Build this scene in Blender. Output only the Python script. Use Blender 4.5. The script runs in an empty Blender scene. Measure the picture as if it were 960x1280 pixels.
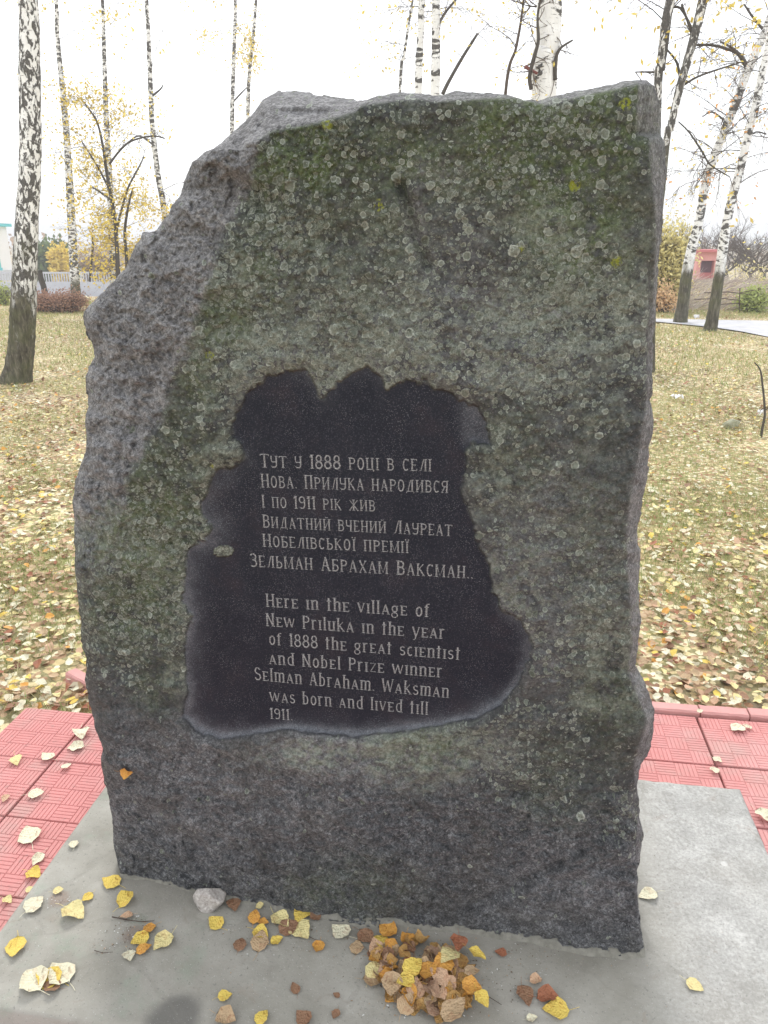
import bpy, math, random
import numpy as np
from mathutils import Vector, Matrix
random.seed(7)
RNG = np.random.default_rng(11)
S = bpy.context.scene
COL = S.collection
R = math.radians

# ---------------------------------------------------------------- camera
PITCH, YAW, FPX, CAMZ = R(19.45), R(8.38), 960.0, 1.53      # photograph is 960x1280
cam_d = bpy.data.cameras.new('camera')
cam = bpy.data.objects.new('camera', cam_d); COL.objects.link(cam)
cam_d.sensor_fit = 'VERTICAL'; cam_d.sensor_height = 36; cam_d.lens = 36 * FPX / 1280
cam_d.clip_start = 0.05; cam_d.clip_end = 2000
fw = Vector((-math.sin(YAW) * math.cos(PITCH), math.cos(YAW) * math.cos(PITCH), -math.sin(PITCH)))
rt = Vector((math.cos(YAW), math.sin(YAW), 0)); up = rt.cross(fw)
cam.matrix_world = Matrix.Translation((0, 0, CAMZ)) @ Matrix((rt, up, -fw)).transposed().to_4x4()
S.camera = cam
S.render.resolution_x, S.render.resolution_y = 768, 1024

# ---------------------------------------------------------------- light
SUN_EL, SUN_AZ = R(38), R(-18)                  # sun veiled by cloud, beyond the stone, a little to the left (azimuth from +Y)
world = bpy.data.worlds.new('World'); S.world = world; world.use_nodes = True
wn = world.node_tree; wn.nodes.clear()
wo = wn.nodes.new('ShaderNodeOutputWorld'); wb = wn.nodes.new('ShaderNodeBackground')
sky = wn.nodes.new('ShaderNodeTexSky'); sky.sky_type = 'NISHITA'; sky.sun_disc = False
sky.sun_elevation = SUN_EL; sky.sun_rotation = SUN_AZ
wm = wn.nodes.new('ShaderNodeMix'); wm.data_type = 'RGBA'
wm.inputs[0].default_value = 0.86
wn.links.new(sky.outputs[0], wm.inputs[6]); wm.inputs[7].default_value = (10.3, 10.45, 10.7, 1)   # even pale cloud
wn.links.new(wm.outputs[2], wb.inputs[0]); wb.inputs[1].default_value = 0.10
wn.links.new(wb.outputs[0], wo.inputs[0])
sd = bpy.data.lights.new('sun', 'SUN'); sun = bpy.data.objects.new('sun', sd); COL.objects.link(sun)
sd.energy = 1.3; sd.angle = R(16); sd.color = (1, .96, .9)
sv = Vector((math.sin(SUN_AZ) * math.cos(SUN_EL), math.cos(SUN_AZ) * math.cos(SUN_EL), math.sin(SUN_EL)))
sun.rotation_euler = sv.to_track_quat('Z', 'Y').to_euler()
HAZE = .0035
S.view_settings.view_transform = 'Standard'; S.view_settings.look = 'None'
S.view_settings.exposure = 0.85; S.view_settings.gamma = 1.0

# ---------------------------------------------------------------- pixel rays -> places
def ray(x, y):
    cx, cy = (np.asarray(x, float) - 480) / FPX, (640 - np.asarray(y, float)) / FPX
    f = math.cos(PITCH) + cy * math.sin(PITCH); u = -math.sin(PITCH) + cy * math.cos(PITCH)
    return cx * math.cos(YAW) - f * math.sin(YAW), cx * math.sin(YAW) + f * math.cos(YAW), u
def on_z(x, y, z=0.0):                           # point of that ray at height z
    a, b, c = ray(x, y); t = (z - CAMZ) / c
    return Vector((float(a * t), float(b * t), z))
def on_y(x, y, Y):                               # point of that ray at depth Y
    a, b, c = ray(x, y); t = Y / b
    return Vector((float(a * t), Y, float(CAMZ + c * t)))

# ---------------------------------------------------------------- numpy noise
def _h(ix, iy, iz, s):
    n = (ix * 374761393 + iy * 668265263 + iz * 2147483647 * 3 + iz * 1274126177 + s * 144665) & 0xffffffff
    n = ((n ^ (n >> 13)) * 1274126177) & 0xffffffff
    n = ((n ^ (n >> 15)) * 2246822519) & 0xffffffff
    return ((n ^ (n >> 16)) & 0xffff) / 65535.0
def vn(P, sc, s=0):                              # value noise, -1..1
    Q = P * sc + 1000.0; i = np.floor(Q).astype(np.int64); f = Q - i; f = f * f * f * (f * (f * 6 - 15) + 10)
    x, y, z = i[:, 0], i[:, 1], i[:, 2]; a, b, c = f[:, 0], f[:, 1], f[:, 2]
    L = lambda p, q, t: p + (q - p) * t
    r = L(L(L(_h(x, y, z, s), _h(x+1, y, z, s), a), L(_h(x, y+1, z, s), _h(x+1, y+1, z, s), a), b),
          L(L(_h(x, y, z+1, s), _h(x+1, y, z+1, s), a), L(_h(x, y+1, z+1, s), _h(x+1, y+1, z+1, s), a), b), c)
    return r * 2 - 1
def fbm(P, sc, o=4, s=0, g=.5):
    r = 0; a = 1; t = 0
    for k in range(o):
        r = r + a * vn(P, sc * 2.03 ** k, s + k * 17); t += a; a *= g
    return r / t
def facets(P, sc, s=0):                          # broken-stone relief: nearest jittered cell gives a tilted plane
    Q = P * sc + 500.0; i = np.floor(Q).astype(np.int64); best = np.full(len(P), 9.0); out = np.zeros(len(P))
    for dx in (-1, 0, 1):
        for dy in (-1, 0, 1):
            for dz in (-1, 0, 1):
                c = i + np.array([dx, dy, dz]); h = [_h(c[:, 0], c[:, 1], c[:, 2], s + k) for k in range(7)]
                v = Q - (c + np.stack(h[:3], 1)); d = (v ** 2).sum(1)
                val = v[:, 0] * (h[3] - .5) + v[:, 2] * (h[4] - .5) + (h[5] - .5) * .6
                m = d < best; best[m] = d[m]; out[m] = val[m]
    return out
def smooth(a, b, x):
    t = np.clip((x - a) / (b - a), 0, 1); return t * t * (3 - 2 * t)
def seg_dist(px, py, poly, closed=True):
    d = np.full(len(px), 1e9); n = len(poly)
    for k in range(n if closed else n - 1):
        (ax, ay), (bx, by) = poly[k], poly[(k + 1) % n]
        vx, vy = bx - ax, by - ay; L = vx * vx + vy * vy + 1e-9
        t = np.clip(((px - ax) * vx + (py - ay) * vy) / L, 0, 1)
        d = np.minimum(d, np.hypot(px - ax - t * vx, py - ay - t * vy))
    return d
def inside(px, py, poly):
    r = np.zeros(len(px), bool); n = len(poly)
    for k in range(n):
        (ax, ay), (bx, by) = poly[k], poly[(k + 1) % n]
        if ay == by: continue
        c = ((ay > py) != (by > py)) & (px < (bx - ax) * (py - ay) / (by - ay) + ax); r ^= c
    return r

# ---------------------------------------------------------------- object helpers
def tag(o, label=None, cat=None, group=None, kind=None):
    if label: o['label'] = label
    if cat: o['category'] = cat
    if group: o['group'] = group
    if kind: o['kind'] = kind
    return o
def empty(name, loc, rz=0, **k):
    o = bpy.data.objects.new(name, None); COL.objects.link(o); o.location = loc; o.rotation_euler.z = rz
    o.empty_display_size = .1
    return tag(o, **k)
def link(name, me, parent=None, loc=None):
    o = bpy.data.objects.new(name, me); COL.objects.link(o)
    if parent: o.parent = parent
    if loc is not None: o.location = loc
    return o
class MB:
    def __init__(s): s.v = []; s.f = []; s.m = []
    def add(s, vs, fs, mi=0):
        b = len(s.v); s.v += [tuple(v) for v in vs]; s.f += [tuple(b + i for i in f) for f in fs]; s.m += [mi] * len(fs)
    def box(s, a, b, mi=0, rz=0, c=None):
        vs = [Vector((x, y, z)) for z in (a[2], b[2]) for y in (a[1], b[1]) for x in (a[0], b[0])]
        if rz:
            M = Matrix.Rotation(rz, 3, 'Z'); c = Vector(c or (0, 0, 0)); vs = [M @ (v - c) + c for v in vs]
        s.add(vs, [(0, 2, 3, 1), (4, 5, 7, 6), (0, 1, 5, 4), (2, 6, 7, 3), (0, 4, 6, 2), (1, 3, 7, 5)], mi)
    def tube(s, pts, rad, n=6, mi=0, cap=True, wob=0):
        pts = [Vector(p) for p in pts]; rings = []; b = len(s.v); ref = None
        for k, p in enumerate(pts):
            t = (pts[min(k + 1, len(pts) - 1)] - pts[max(k - 1, 0)]).normalized()
            if ref is None:
                ref = Vector((0, 1, 0)) if abs(t.y) < .9 else Vector((1, 0, 0))
            a = (ref - t * ref.dot(t)).normalized(); ref = a; c = t.cross(a)
            for j in range(n):
                q = 2 * math.pi * j / n; r = rad[k] * (1 + (random.uniform(-wob, wob) if wob else 0))
                s.v.append(tuple(p + a * (r * math.cos(q)) + c * (r * math.sin(q))))
        for k in range(len(pts) - 1):
            for j in range(n):
                s.f.append((b + k * n + j, b + k * n + (j + 1) % n, b + (k + 1) * n + (j + 1) % n, b + (k + 1) * n + j)); s.m.append(mi)
        if cap:
            s.f.append(tuple(b + (len(pts) - 1) * n + j for j in range(n))); s.m.append(mi)
            s.f.append(tuple(b + n - 1 - j for j in range(n))); s.m.append(mi)
    def mesh(s, name, mats, smooth_=False):
        me = bpy.data.meshes.new(name); me.from_pydata(s.v, [], s.f)
        for m in (mats if isinstance(mats, (list, tuple)) else [mats]): me.materials.append(m)
        me.polygons.foreach_set('material_index', s.m)
        if smooth_: me.polygons.foreach_set('use_smooth', [True] * len(me.polygons))
        me.update(); return me
    def build(s, name, mats, parent=None, loc=None, smooth_=False): return link(name, s.mesh(name, mats, smooth_), parent, loc)
def np_mesh(name, V, F, mats, smooth_=True, midx=None):
    me = bpy.data.meshes.new(name); V = np.asarray(V, np.float32); F = np.asarray(F, np.int32)
    me.vertices.add(len(V)); me.vertices.foreach_set('co', V.ravel())
    k = F.shape[1]; me.loops.add(F.size); me.loops.foreach_set('vertex_index', F.ravel())
    me.polygons.add(len(F)); me.polygons.foreach_set('loop_start', np.arange(0, F.size, k, dtype=np.int32))
    for m in (mats if isinstance(mats, (list, tuple)) else [mats]): me.materials.append(m)
    if midx is not None: me.polygons.foreach_set('material_index', np.asarray(midx, np.int32))
    me.polygons.foreach_set('use_smooth', np.full(len(F), smooth_)); me.update(calc_edges=True); me.validate(); return me

# ---------------------------------------------------------------- material helpers
class NT:
    def __init__(s, name):
        s.mat = bpy.data.materials.new(name); s.mat.use_nodes = True; s.t = s.mat.node_tree
        s.b = s.t.nodes['Principled BSDF']; s.tc = s.t.nodes.new('ShaderNodeTexCoord'); s.b.inputs['Roughness'].default_value = .85
        s.b.inputs['Specular IOR Level'].default_value = .3
    def n(s, ty, **k):
        x = s.t.nodes.new(ty)
        for a, v in k.items(): setattr(x, a, v)
        return x
    def put(s, sock, v):
        if hasattr(v, 'node'): s.t.links.new(v, sock)
        elif isinstance(v, (tuple, list)) and len(v) == 3 and sock.type == 'RGBA': sock.default_value = (*v, 1)
        else: sock.default_value = v
    def mp(s, sc=(1, 1, 1), loc=(0, 0, 0), co=None):
        m = s.n('ShaderNodeMapping'); s.put(m.inputs[0], co or s.tc.outputs['Object']); m.inputs['Scale'].default_value = sc; m.inputs['Location'].default_value = loc
        return m.outputs[0]
    def noise(s, sc, det=4, rough=.55, co=None, dist=0):
        x = s.n('ShaderNodeTexNoise'); s.put(x.inputs['Vector'], co or s.tc.outputs['Object'])
        x.inputs['Scale'].default_value = sc; x.inputs['Detail'].default_value = det; x.inputs['Roughness'].default_value = rough; x.inputs['Distortion'].default_value = dist
        return x.outputs['Fac']
    def noisec(s, sc, det=2, co=None):
        x = s.n('ShaderNodeTexNoise'); s.put(x.inputs['Vector'], co or s.tc.outputs['Object']); x.inputs['Scale'].default_value = sc; x.inputs['Detail'].default_value = det
        return x.outputs['Color']
    def vor(s, sc, co=None, feat='F1', dim='3D'):
        x = s.n('ShaderNodeTexVoronoi', feature=feat, voronoi_dimensions=dim); s.put(x.inputs['Vector'], co or s.tc.outputs['Object']); x.inputs['Scale'].default_value = sc
        return x
    def m(s, op, a, b=0.0, c=0.0, clamp=False):
        x = s.n('ShaderNodeMath', operation=op, use_clamp=clamp); s.put(x.inputs[0], a); s.put(x.inputs[1], b); s.put(x.inputs[2], c); return x.outputs[0]
    def ss(s, a, b, v, lo=0.0, hi=1.0):
        x = s.n('ShaderNodeMapRange', interpolation_type='SMOOTHSTEP'); s.put(x.inputs[0], v)
        for k, q in ((1, a), (2, b), (3, lo), (4, hi)): s.put(x.inputs[k], q)
        return x.outputs[0]
    def mix(s, f, a, b, mode='MIX'):
        x = s.n('ShaderNodeMix', data_type='RGBA', blend_type=mode); s.put(x.inputs[0], f); s.put(x.inputs[6], a); s.put(x.inputs[7], b); return x.outputs[2]
    def ramp(s, f, stops):
        x = s.n('ShaderNodeValToRGB'); s.put(x.inputs[0], f); e = x.color_ramp.elements
        while len(e) < len(stops): e.new(.5)
        for q, (p, c) in zip(e, stops): q.position = p; q.color = (*c, 1)
        return x.outputs[0]
    def attr(s, name, out='Fac'): x = s.n('ShaderNodeAttribute', attribute_name=name); return x.outputs[out]
    def obj_rand(s): return s.n('ShaderNodeObjectInfo').outputs['Random']
    def bump(s, h, strength=.5, dist=.01, nrm=None):
        x = s.n('ShaderNodeBump'); x.inputs['Strength'].default_value = strength; x.inputs['Distance'].default_value = dist; s.put(x.inputs['Height'], h)
        if nrm is not None: s.put(x.inputs['Normal'], nrm)
        return x.outputs[0]
    def done(s, col=None, rough=None, nrm=None):
        if col is not None: s.put(s.b.inputs['Base Color'], col)
        if rough is not None: s.put(s.b.inputs['Roughness'], rough)
        if nrm is not None: s.put(s.b.inputs['Normal'], nrm)
        return s.mat
def simple(name, c, var=.25, sc=8, rough=.85, bump=.3, bd=.01):
    t = NT(name); f = t.noise(sc, 5); col = t.mix(f, tuple(x * (1 - var) for x in c), tuple(min(1, x * (1 + var)) for x in c))
    return t.done(col, rough, t.bump(t.noise(sc * 5, 4), bump, bd))

# ================================================================ GROUND
LAWN, TILE, SLAB = 0.0, 0.03, 0.08
def terrain_np(x, y):
    far = smooth(19, 42, y) * -1.4
    bank = .62 * smooth(18.6, 22.5, y) * (1 - smooth(24, 32, y)) * smooth(-1, 2.5, x) 
    far = far * (1 - .0 * x)
    z = far + bank + .75 * smooth(21, 24, y) * 0
    P = np.stack([x, y, np.zeros_like(x)], 1)
    und = .03 * vn(P, .6, 3) * smooth(3.2, 7, np.hypot(x, y)) + .012 * vn(P, 3.1, 5) * smooth(2.4, 2.9, y)
    rd = road_mask(x, y)
    return z + und * (1 - rd) - .02 * rd
ROAD_UP = [on_z(*p) for p in [(560, 394), (700, 396), (820, 398.5), (960, 401), (1150, 408), (1500, 425)]]
ROAD_LO = [on_z(*p) for p in [(560, 397), (700, 399), (820, 402), (890, 409), (925, 414), (960, 421), (1060, 446), (1500, 600)]]
ROADPOLY = [(v.x, v.y) for v in ROAD_UP] + [(v.x, v.y) for v in reversed(ROAD_LO)]
def road_mask(x, y):
    d = seg_dist(x, y, ROADPOLY); return np.where(inside(x, y, ROADPOLY), 1.0, 1 - smooth(0, .3, d))
def tz(x, y): return float(terrain_np(np.array([float(x)]), np.array([float(y)]))[0])

def mat_lawn():
    t = NT('autumn_lawn'); co = t.tc.outputs['Object']
    big = t.noise(.45, 4, co=co); med = t.noise(2.6, 5, .6, co=co); fine = t.noise(60, 6, .7, co=t.mp((1, .6, 1)))
    grass = t.ramp(fine, [(.25, (.16, .15, .06)), (.5, (.33, .31, .13)), (.75, (.50, .46, .24))])
    soil = t.ramp(fine, [(.3, (.12, .085, .055)), (.7, (.30, .24, .17))])
    base = t.mix(t.ss(.42, .62, t.m('ADD', t.m('MULTIPLY', big, .6), t.m('MULTIPLY', med, .4))), grass, soil)
    for sc, dens, seed in ((17, .55, 0), (26, .6, 9), (38, .5, 4)):
        v = t.vor(sc, t.mp((1, 1, 1), (seed, seed * .3, 0)), dim='2D'); sep = t.n('ShaderNodeSeparateColor'); t.put(sep.inputs[0], v.outputs['Color'])
        lc = t.ramp(sep.outputs[0], [(0, (.30, .15, .08)), (.3, (.48, .33, .20)), (.5, (.62, .50, .26)), (.72, (.72, .62, .36)), (1, (.78, .74, .55))])
        shape = t.m('ADD', v.outputs['Distance'], t.m('MULTIPLY', t.noise(90, 3), .25))
        mk = t.m('MULTIPLY', t.ss(.56, .48, shape), t.m('LESS_THAN', sep.outputs[1], dens))
        base = t.mix(mk, base, lc)
    return t.done(base, .9, t.bump(t.m('ADD', fine, t.m('MULTIPLY', t.vor(26).outputs['Distance'], -1)), .6, .02))
M_LAWN = mat_lawn()
def axis(stops):
    r = []
    for (a, b, st) in stops: r += list(np.arange(a, b, st))
    return np.array(r + [stops[-1][1]])
gx = axis([(-400, -60, 20), (-60, -20, 2), (-20, -4, .35), (-4, 4, .09), (4, 12, .3), (12, 60, 2.5), (60, 400, 20)])
gy = axis([(-60, -2, 5), (-2, 1.9, .3), (1.9, 7, .09), (7, 26, .25), (26, 60, 1.5), (60, 600, 20)])
GX, GY = np.meshgrid(gx, gy); gz = terrain_np(GX.ravel(), GY.ravel())
gz = np.where(((GY.ravel() < 2.28) & ((GX.ravel() > -.8) | (GY.ravel() < 2.03))) & (np.abs(GX.ravel()) < 6), -.02, gz)      # under the paving the bed lies a little lower
nx, ny = len(gx), len(gy); I = np.arange(nx * ny).reshape(ny, nx)
F = np.stack([I[:-1, :-1], I[:-1, 1:], I[1:, 1:], I[1:, :-1]], -1).reshape(-1, 4)
tag(link('ground', np_mesh('ground', np.stack([GX.ravel(), GY.ravel(), gz], 1), F, M_LAWN)), kind='structure')

t = NT('worn_asphalt'); M_ROAD = t.done(t.ramp(t.noise(3, 6), [(.3, (.42, .42, .44)), (.7, (.58, .58, .60))]), .85, t.bump(t.noise(80, 3), .3, .005))
def resample(P, n):
    P = np.array([(p[0], p[1]) for p in P], float); s = np.r_[0, np.cumsum(np.hypot(*np.diff(P, axis=0).T))]
    q = np.linspace(0, s[-1], n); return np.stack([np.interp(q, s, P[:, 0]), np.interp(q, s, P[:, 1])], 1)
def strip(name, A, B, m, dz, n=60, k=8):
    a, b = resample(A, n), resample(B, n); V = []; 
    for j in range(k + 1): V.append(a + (b - a) * j / k)
    V = np.concatenate(V); z = terrain_np(V[:, 0], V[:, 1]) + dz
    I = np.arange(n * (k + 1)).reshape(k + 1, n); F = np.stack([I[:-1, :-1], I[:-1, 1:], I[1:, 1:], I[1:, :-1]], -1).reshape(-1, 4)
    return tag(link(name, np_mesh(name, np.c_[V, z], F, m)), kind='structure')
strip('road', ROAD_UP, ROAD_LO, M_ROAD, .023)
strip('path', [(-40, 30.5), (-4, 37.5)], [(-40, 33.5), (-4, 40.5)], M_ROAD, .03)

# ================================================================ PAVING
def mat_tile(name, c, dirt=.5):
    t = NT(name); w = t.tc.outputs['Object']; r = t.obj_rand()
    f = t.noise(14, 6, .65, co=t.mp((1, 1, 1), co=t.n('ShaderNodeNewGeometry').outputs['Position']))
    col = t.mix(f, tuple(x * .82 for x in c), tuple(min(1, x * 1.15) for x in c))
    col = t.mix(t.m('MULTIPLY', r, .22), col, (.60, .33, .30))
    geo = t.n('ShaderNodeNewGeometry')
    d = t.ss(.48, .72, t.noise(5, 5, .6, co=geo.outputs['Position']))
    col = t.mix(t.m('MULTIPLY', d, dirt), col, (.40, .33, .29)); d2 = t.ss(.5, .68, t.noise(1.9, 4, .6, co=geo.outputs['Position'])); col = t.mix(t.m('MULTIPLY', d2, .3), col, (.62, .42, .41)); d3 = t.ss(.60, .68, t.noise(38, 4, .7, co=geo.outputs['Position'])); col = t.mix(t.m('MULTIPLY', d3, .4), col, (.30, .20, .18))
    sp = t.ss(.66, .74, t.noise(260, 2, co=geo.outputs['Position'])); col = t.mix(t.m('MULTIPLY', sp, .4), col, (.75, .6, .56))
    return t.done(col, .8, t.bump(t.noise(300, 4, co=geo.outputs['Position']), .35, .002))
M_TILE = mat_tile('faded_red_concrete', (.54, .215, .205)); M_KERB = mat_tile('red_kerb_concrete', (.56, .28, .26), .3)
def tile_mesh(w, d):
    b = MB(); g = .0035; b.box((g, g, -.028), (w - g, d - g, -.0019))
    n = 4; cw, cd = (w - 2 * g) / n, (d - 2 * g) / n; m = 5
    for i in range(n):
        for j in range(n):
            x0, y0 = g + i * cw, g + j * cd; along = (i + j) % 2
            for k in range(m):
                e = .0007; bv = .0008
                if along: a = (x0 + cw * k / m + bv, y0 + e); c = (x0 + cw * (k + 1) / m - bv * .4, y0 + cd - e)
                else: a = (x0 + e, y0 + cd * k / m + bv); c = (x0 + cw - e, y0 + cd * (k + 1) / m - bv * .4)
                s_ = .0009; z0, z1 = -.0018, 0
                vs = [(a[0], a[1], z0), (c[0], a[1], z0), (c[0], c[1], z0), (a[0], c[1], z0), (a[0] + s_, a[1] + s_, z1), (c[0] - s_, a[1] + s_, z1), (c[0] - s_, c[1] - s_, z1), (a[0] + s_, c[1] - s_, z1)]
                b.add(vs, [(4, 5, 6, 7), (0, 1, 5, 4), (1, 2, 6, 5), (2, 3, 7, 6), (3, 0, 4, 7)])
    return b.mesh('paving_tile', M_TILE)
TW, TD = .2503, .257; TME = tile_mesh(TW, TD)
paving = empty('pavement', (0, 0, 0), kind='structure')
soil = simple('dark_joint_soil', (.085, .065, .05), .4, 30)
b = MB(); b.box((-1.53, .05, -.05), (2.2, 2.06, .0)); b.box((-.8, 2.0601, -.05), (2.2, 2.32, .0)); b.build('bed', soil, paving)
for i in range(-1, 14):
    x = -1.288 + i * TW
    for j in range(0, 9):
        y = 2.325 - (j + 1) * TD
        if -1.03 < x and x + TW < .72 and y + TD < 1.89 and y > 1.0: continue      # wholly under the slab
        if i <= 1 and j == 0: continue                                             # row missing at the left
        if i < 0 and y < .7: pass
        o = link('tile', TME, paving, (x + random.uniform(-.0012, .0012), y + random.uniform(-.001, .001) - (.018 if (i <= 1 and j == 1) else 0), TILE + random.uniform(-.0025, .0025)))
        o.rotation_euler = (R(random.uniform(-.35, .35)), R(random.uniform(-.35, .35)), R(random.uniform(-.3, .3)))
def kerb(x0, x1, y, z, rz, label):
    b = MB(); L = x1 - x0; n = 9; h = .055; wd = .05; e = .006
    prof = [(0, -h), (0, -e), (e, 0), (wd - e, 0), (wd, -e), (wd, -h)]
    vs = []; 
    for k in range(n):
        for p in prof: vs.append((L * k / (n - 1), p[0] + random.uniform(-.001, .001), p[1] + random.uniform(-.0012, .0012)))
    fs = [(k * 6 + j, k * 6 + j + 1, (k + 1) * 6 + j + 1, (k + 1) * 6 + j)[::-1] for k in range(n - 1) for j in range(5)]
    fs += [tuple(range(6)), tuple((n - 1) * 6 + 5 - j for j in range(6))]
    b.add(vs, fs); o = b.build('kerb_stone', M_KERB, None, (x0, y, z)); o.rotation_euler = (R(random.uniform(-1, 1)), 0, rz)
    return tag(o, label, 'kerb', 'red kerb stones along the lawn edge of the paving')
kerb(.235, .725, 2.333, .043, R(-.4), 'red kerb stone emerging from behind the stone, bordering the lawn')
kerb(.732, .885, 2.336, .040, R(.2), 'short red kerb stone in the middle of the visible right kerb row')
kerb(.89, 1.39, 2.338, .042, R(-.5), 'red kerb stone cut by the right picture edge, beside the leafy lawn')
kerb(-.26, .228, 2.335, .042, R(.3), 'red kerb stone hidden directly behind the memorial stone')
kc = kerb(0, .5, 0, 0, R(18), 'tilted loose red kerb stone poking out left of the memorial stone, among leaves')
kp = on_z(82, 842, .035); kc.location = (kp.x, kp.y, .04); kc.rotation_euler = (R(-6), R(3), R(-24))

# ---- concrete slab
t = NT('weathered_concrete'); P = t.tc.outputs['Object']
c = t.ramp(t.noise(5, 7, .6), [(.3, (.245, .235, .20)), (.52, (.325, .313, .275)), (.75, (.43, .415, .375))])
rs = t.ss(.30, .55, t.m('ADD', t.n('ShaderNodeSeparateXYZ').outputs[0], 0)); rsep = rs.node.inputs[0].links[0].from_node.inputs[0].links[0].from_node
t.put(rsep.inputs[0], P)
c = t.mix(t.m('MULTIPLY', rs, .75), c, t.ramp(t.m('ADD', t.m('MULTIPLY', t.noise(110, 5, .75), .6), t.m('MULTIPLY', t.noise(9, 5, .65), .4)), [(.36, (.25, .25, .24)), (.5, (.385, .383, .37)), (.62, (.58, .578, .56))]))
gr = t.m('MULTIPLY', t.ss(.52, .7, t.noise(9, 5, .65)), t.ss(-.2, -.75, rsep.outputs[0])); c = t.mix(t.m('MULTIPLY', gr, .5), c, (.26, .32, .25))
br = t.ss(.6, .72, t.noise(16, 4, .6, dist=1.0)); c = t.mix(t.m('MULTIPLY', br, .3), c, (.24, .19, .15))
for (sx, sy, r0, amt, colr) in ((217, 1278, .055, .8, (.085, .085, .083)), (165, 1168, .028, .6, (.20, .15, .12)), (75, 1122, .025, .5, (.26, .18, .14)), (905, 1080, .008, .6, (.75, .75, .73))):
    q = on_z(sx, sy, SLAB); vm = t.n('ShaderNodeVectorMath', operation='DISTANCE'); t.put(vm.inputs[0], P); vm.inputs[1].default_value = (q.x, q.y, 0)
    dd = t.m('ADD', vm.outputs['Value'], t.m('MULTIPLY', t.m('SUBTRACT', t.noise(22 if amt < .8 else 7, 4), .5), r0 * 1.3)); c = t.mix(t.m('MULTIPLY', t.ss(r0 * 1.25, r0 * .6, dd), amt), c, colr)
wl = t.ss(.014, .004, t.m('ABSOLUTE', t.m('SUBTRACT', t.noise(2.3, 5, .55, dist=.6), .5))); c = t.mix(t.m('MULTIPLY', wl, .22), c, (.20, .19, .165)); st_ = t.ss(.5, .62, t.noise(3.4, 6, .6, co=t.mp((1, 1, 1), (4, 2, 0)))); c = t.mix(t.m('MULTIPLY', st_, .28), c, (.22, .205, .175))
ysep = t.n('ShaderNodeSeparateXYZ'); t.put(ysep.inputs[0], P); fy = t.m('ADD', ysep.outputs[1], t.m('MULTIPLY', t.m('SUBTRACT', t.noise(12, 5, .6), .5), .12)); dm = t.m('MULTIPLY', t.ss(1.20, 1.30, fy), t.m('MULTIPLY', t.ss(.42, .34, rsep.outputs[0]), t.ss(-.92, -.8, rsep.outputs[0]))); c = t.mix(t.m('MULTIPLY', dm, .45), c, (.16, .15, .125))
spk = t.ss(.67, .72, t.noise(420, 2)); c = t.mix(t.m('MULTIPLY', spk, .45), c, (.7, .7, .68))
pit = t.ss(.62, .68, t.noise(150, 3)); c = t.mix(t.m('MULTIPLY', pit, .55), c, (.17, .165, .155))
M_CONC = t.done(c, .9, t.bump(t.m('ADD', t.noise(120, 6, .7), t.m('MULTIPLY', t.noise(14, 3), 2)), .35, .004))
nX, nY = 180, 95; x0, x1, y0, y1 = -1.039, .731, .994, 1.904
xs = np.linspace(x0, x1, nX); ys = np.linspace(y0, y1, nY); X, Y = np.meshgrid(xs, ys); Pn = np.stack([X.ravel(), Y.ravel(), 0 * X.ravel()], 1)
Z = .0022 * fbm(Pn, 6, 4, 2) + .0010 * vn(Pn, 40, 4)
edge = np.minimum(np.minimum(X - x0, x1 - X), np.minimum(Y - y0, y1 - Y)).ravel(); Z -= .005 * (1 - smooth(0, .012, edge + .004 * vn(Pn, 50, 9)))
V = np.stack([X.ravel(), Y.ravel(), Z], 1); I = np.arange(nX * nY).reshape(nY, nX)
F = np.stack([I[:-1, :-1], I[:-1, 1:], I[1:, 1:], I[1:, :-1]], -1).reshape(-1, 4)
loop = np.r_[I[0, :], I[1:, -1], I[-1, -2::-1], I[-2:0:-1, 0]]; nb = len(loop)
lowV = V[loop].copy(); lowV[:, 2] = -.14; lowV[:, :2] += .003 * np.stack([vn(lowV, 20, 1), vn(lowV, 20, 2)], 1)
V = np.r_[V, lowV]; k = np.arange(nb); k2 = (k + 1) % nb
F = np.r_[F, np.stack([loop[k], nX * nY + k, nX * nY + k2, loop[k2]], 1)]
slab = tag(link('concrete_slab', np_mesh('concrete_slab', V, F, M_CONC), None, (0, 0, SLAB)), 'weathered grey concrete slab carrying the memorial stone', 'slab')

# ================================================================ MEMORIAL STONE
LEFT = [(152,1098),(143,1060),(140,1020),(133,985),(130,972),(126,955),(128,935),(118,905),(112,880),(106,850),(108,825),(101,800),(100,770),(96,740),(93,700),(92,660),(91,630),(94,600),(104,575),(108,560),(107,530),(110,500),(106,470),(112,455),(119,445),(116,430),(108,418),(104,395),(112,382),(125,368),(140,352),(155,338),(163,322),(169,306),(180,291),(196,287),(208,272),(214,258),(225,245),(233,222),(240,203),(255,192),(272,182),(288,168),(303,154),(318,140),(328,125),(345,115)]
TOP = [(345,115),(370,113),(400,120),(425,124),(445,127),(470,120),(500,116),(530,117),(545,120),(570,114),(600,116),(630,118),(655,124),(672,126),(700,118),(730,112),(760,106),(785,101),(808,100)]
RIGHT = [(808,1202),(801,1160),(798,1120),(797,1090),(800,1062),(805,1042),(799,1020),(797,985),(801,955),(808,945),(815,925),(818,900),(816,878),(806,855),(794,830),(796,815),(799,800),(801,770),(798,730),(800,690),(796,665),(803,630),(808,600),(811,580),(810,560),(817,545),(816,525),(813,500),(816,470),(817,430),(819,400),(820,360),(824,320),(828,280),(829,250),(833,212),(832,178),(826,170),(825,150),(824,125),(818,108),(808,100)]
BOT = [(152,1098),(180,1105),(205,1114),(240,1120),(280,1134),(320,1140),(370,1146),(420,1151),(470,1160),(520,1168),(560,1171),(600,1171),(640,1174),(670,1181),(700,1192),(740,1200),(770,1201),(808,1202)]
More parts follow.
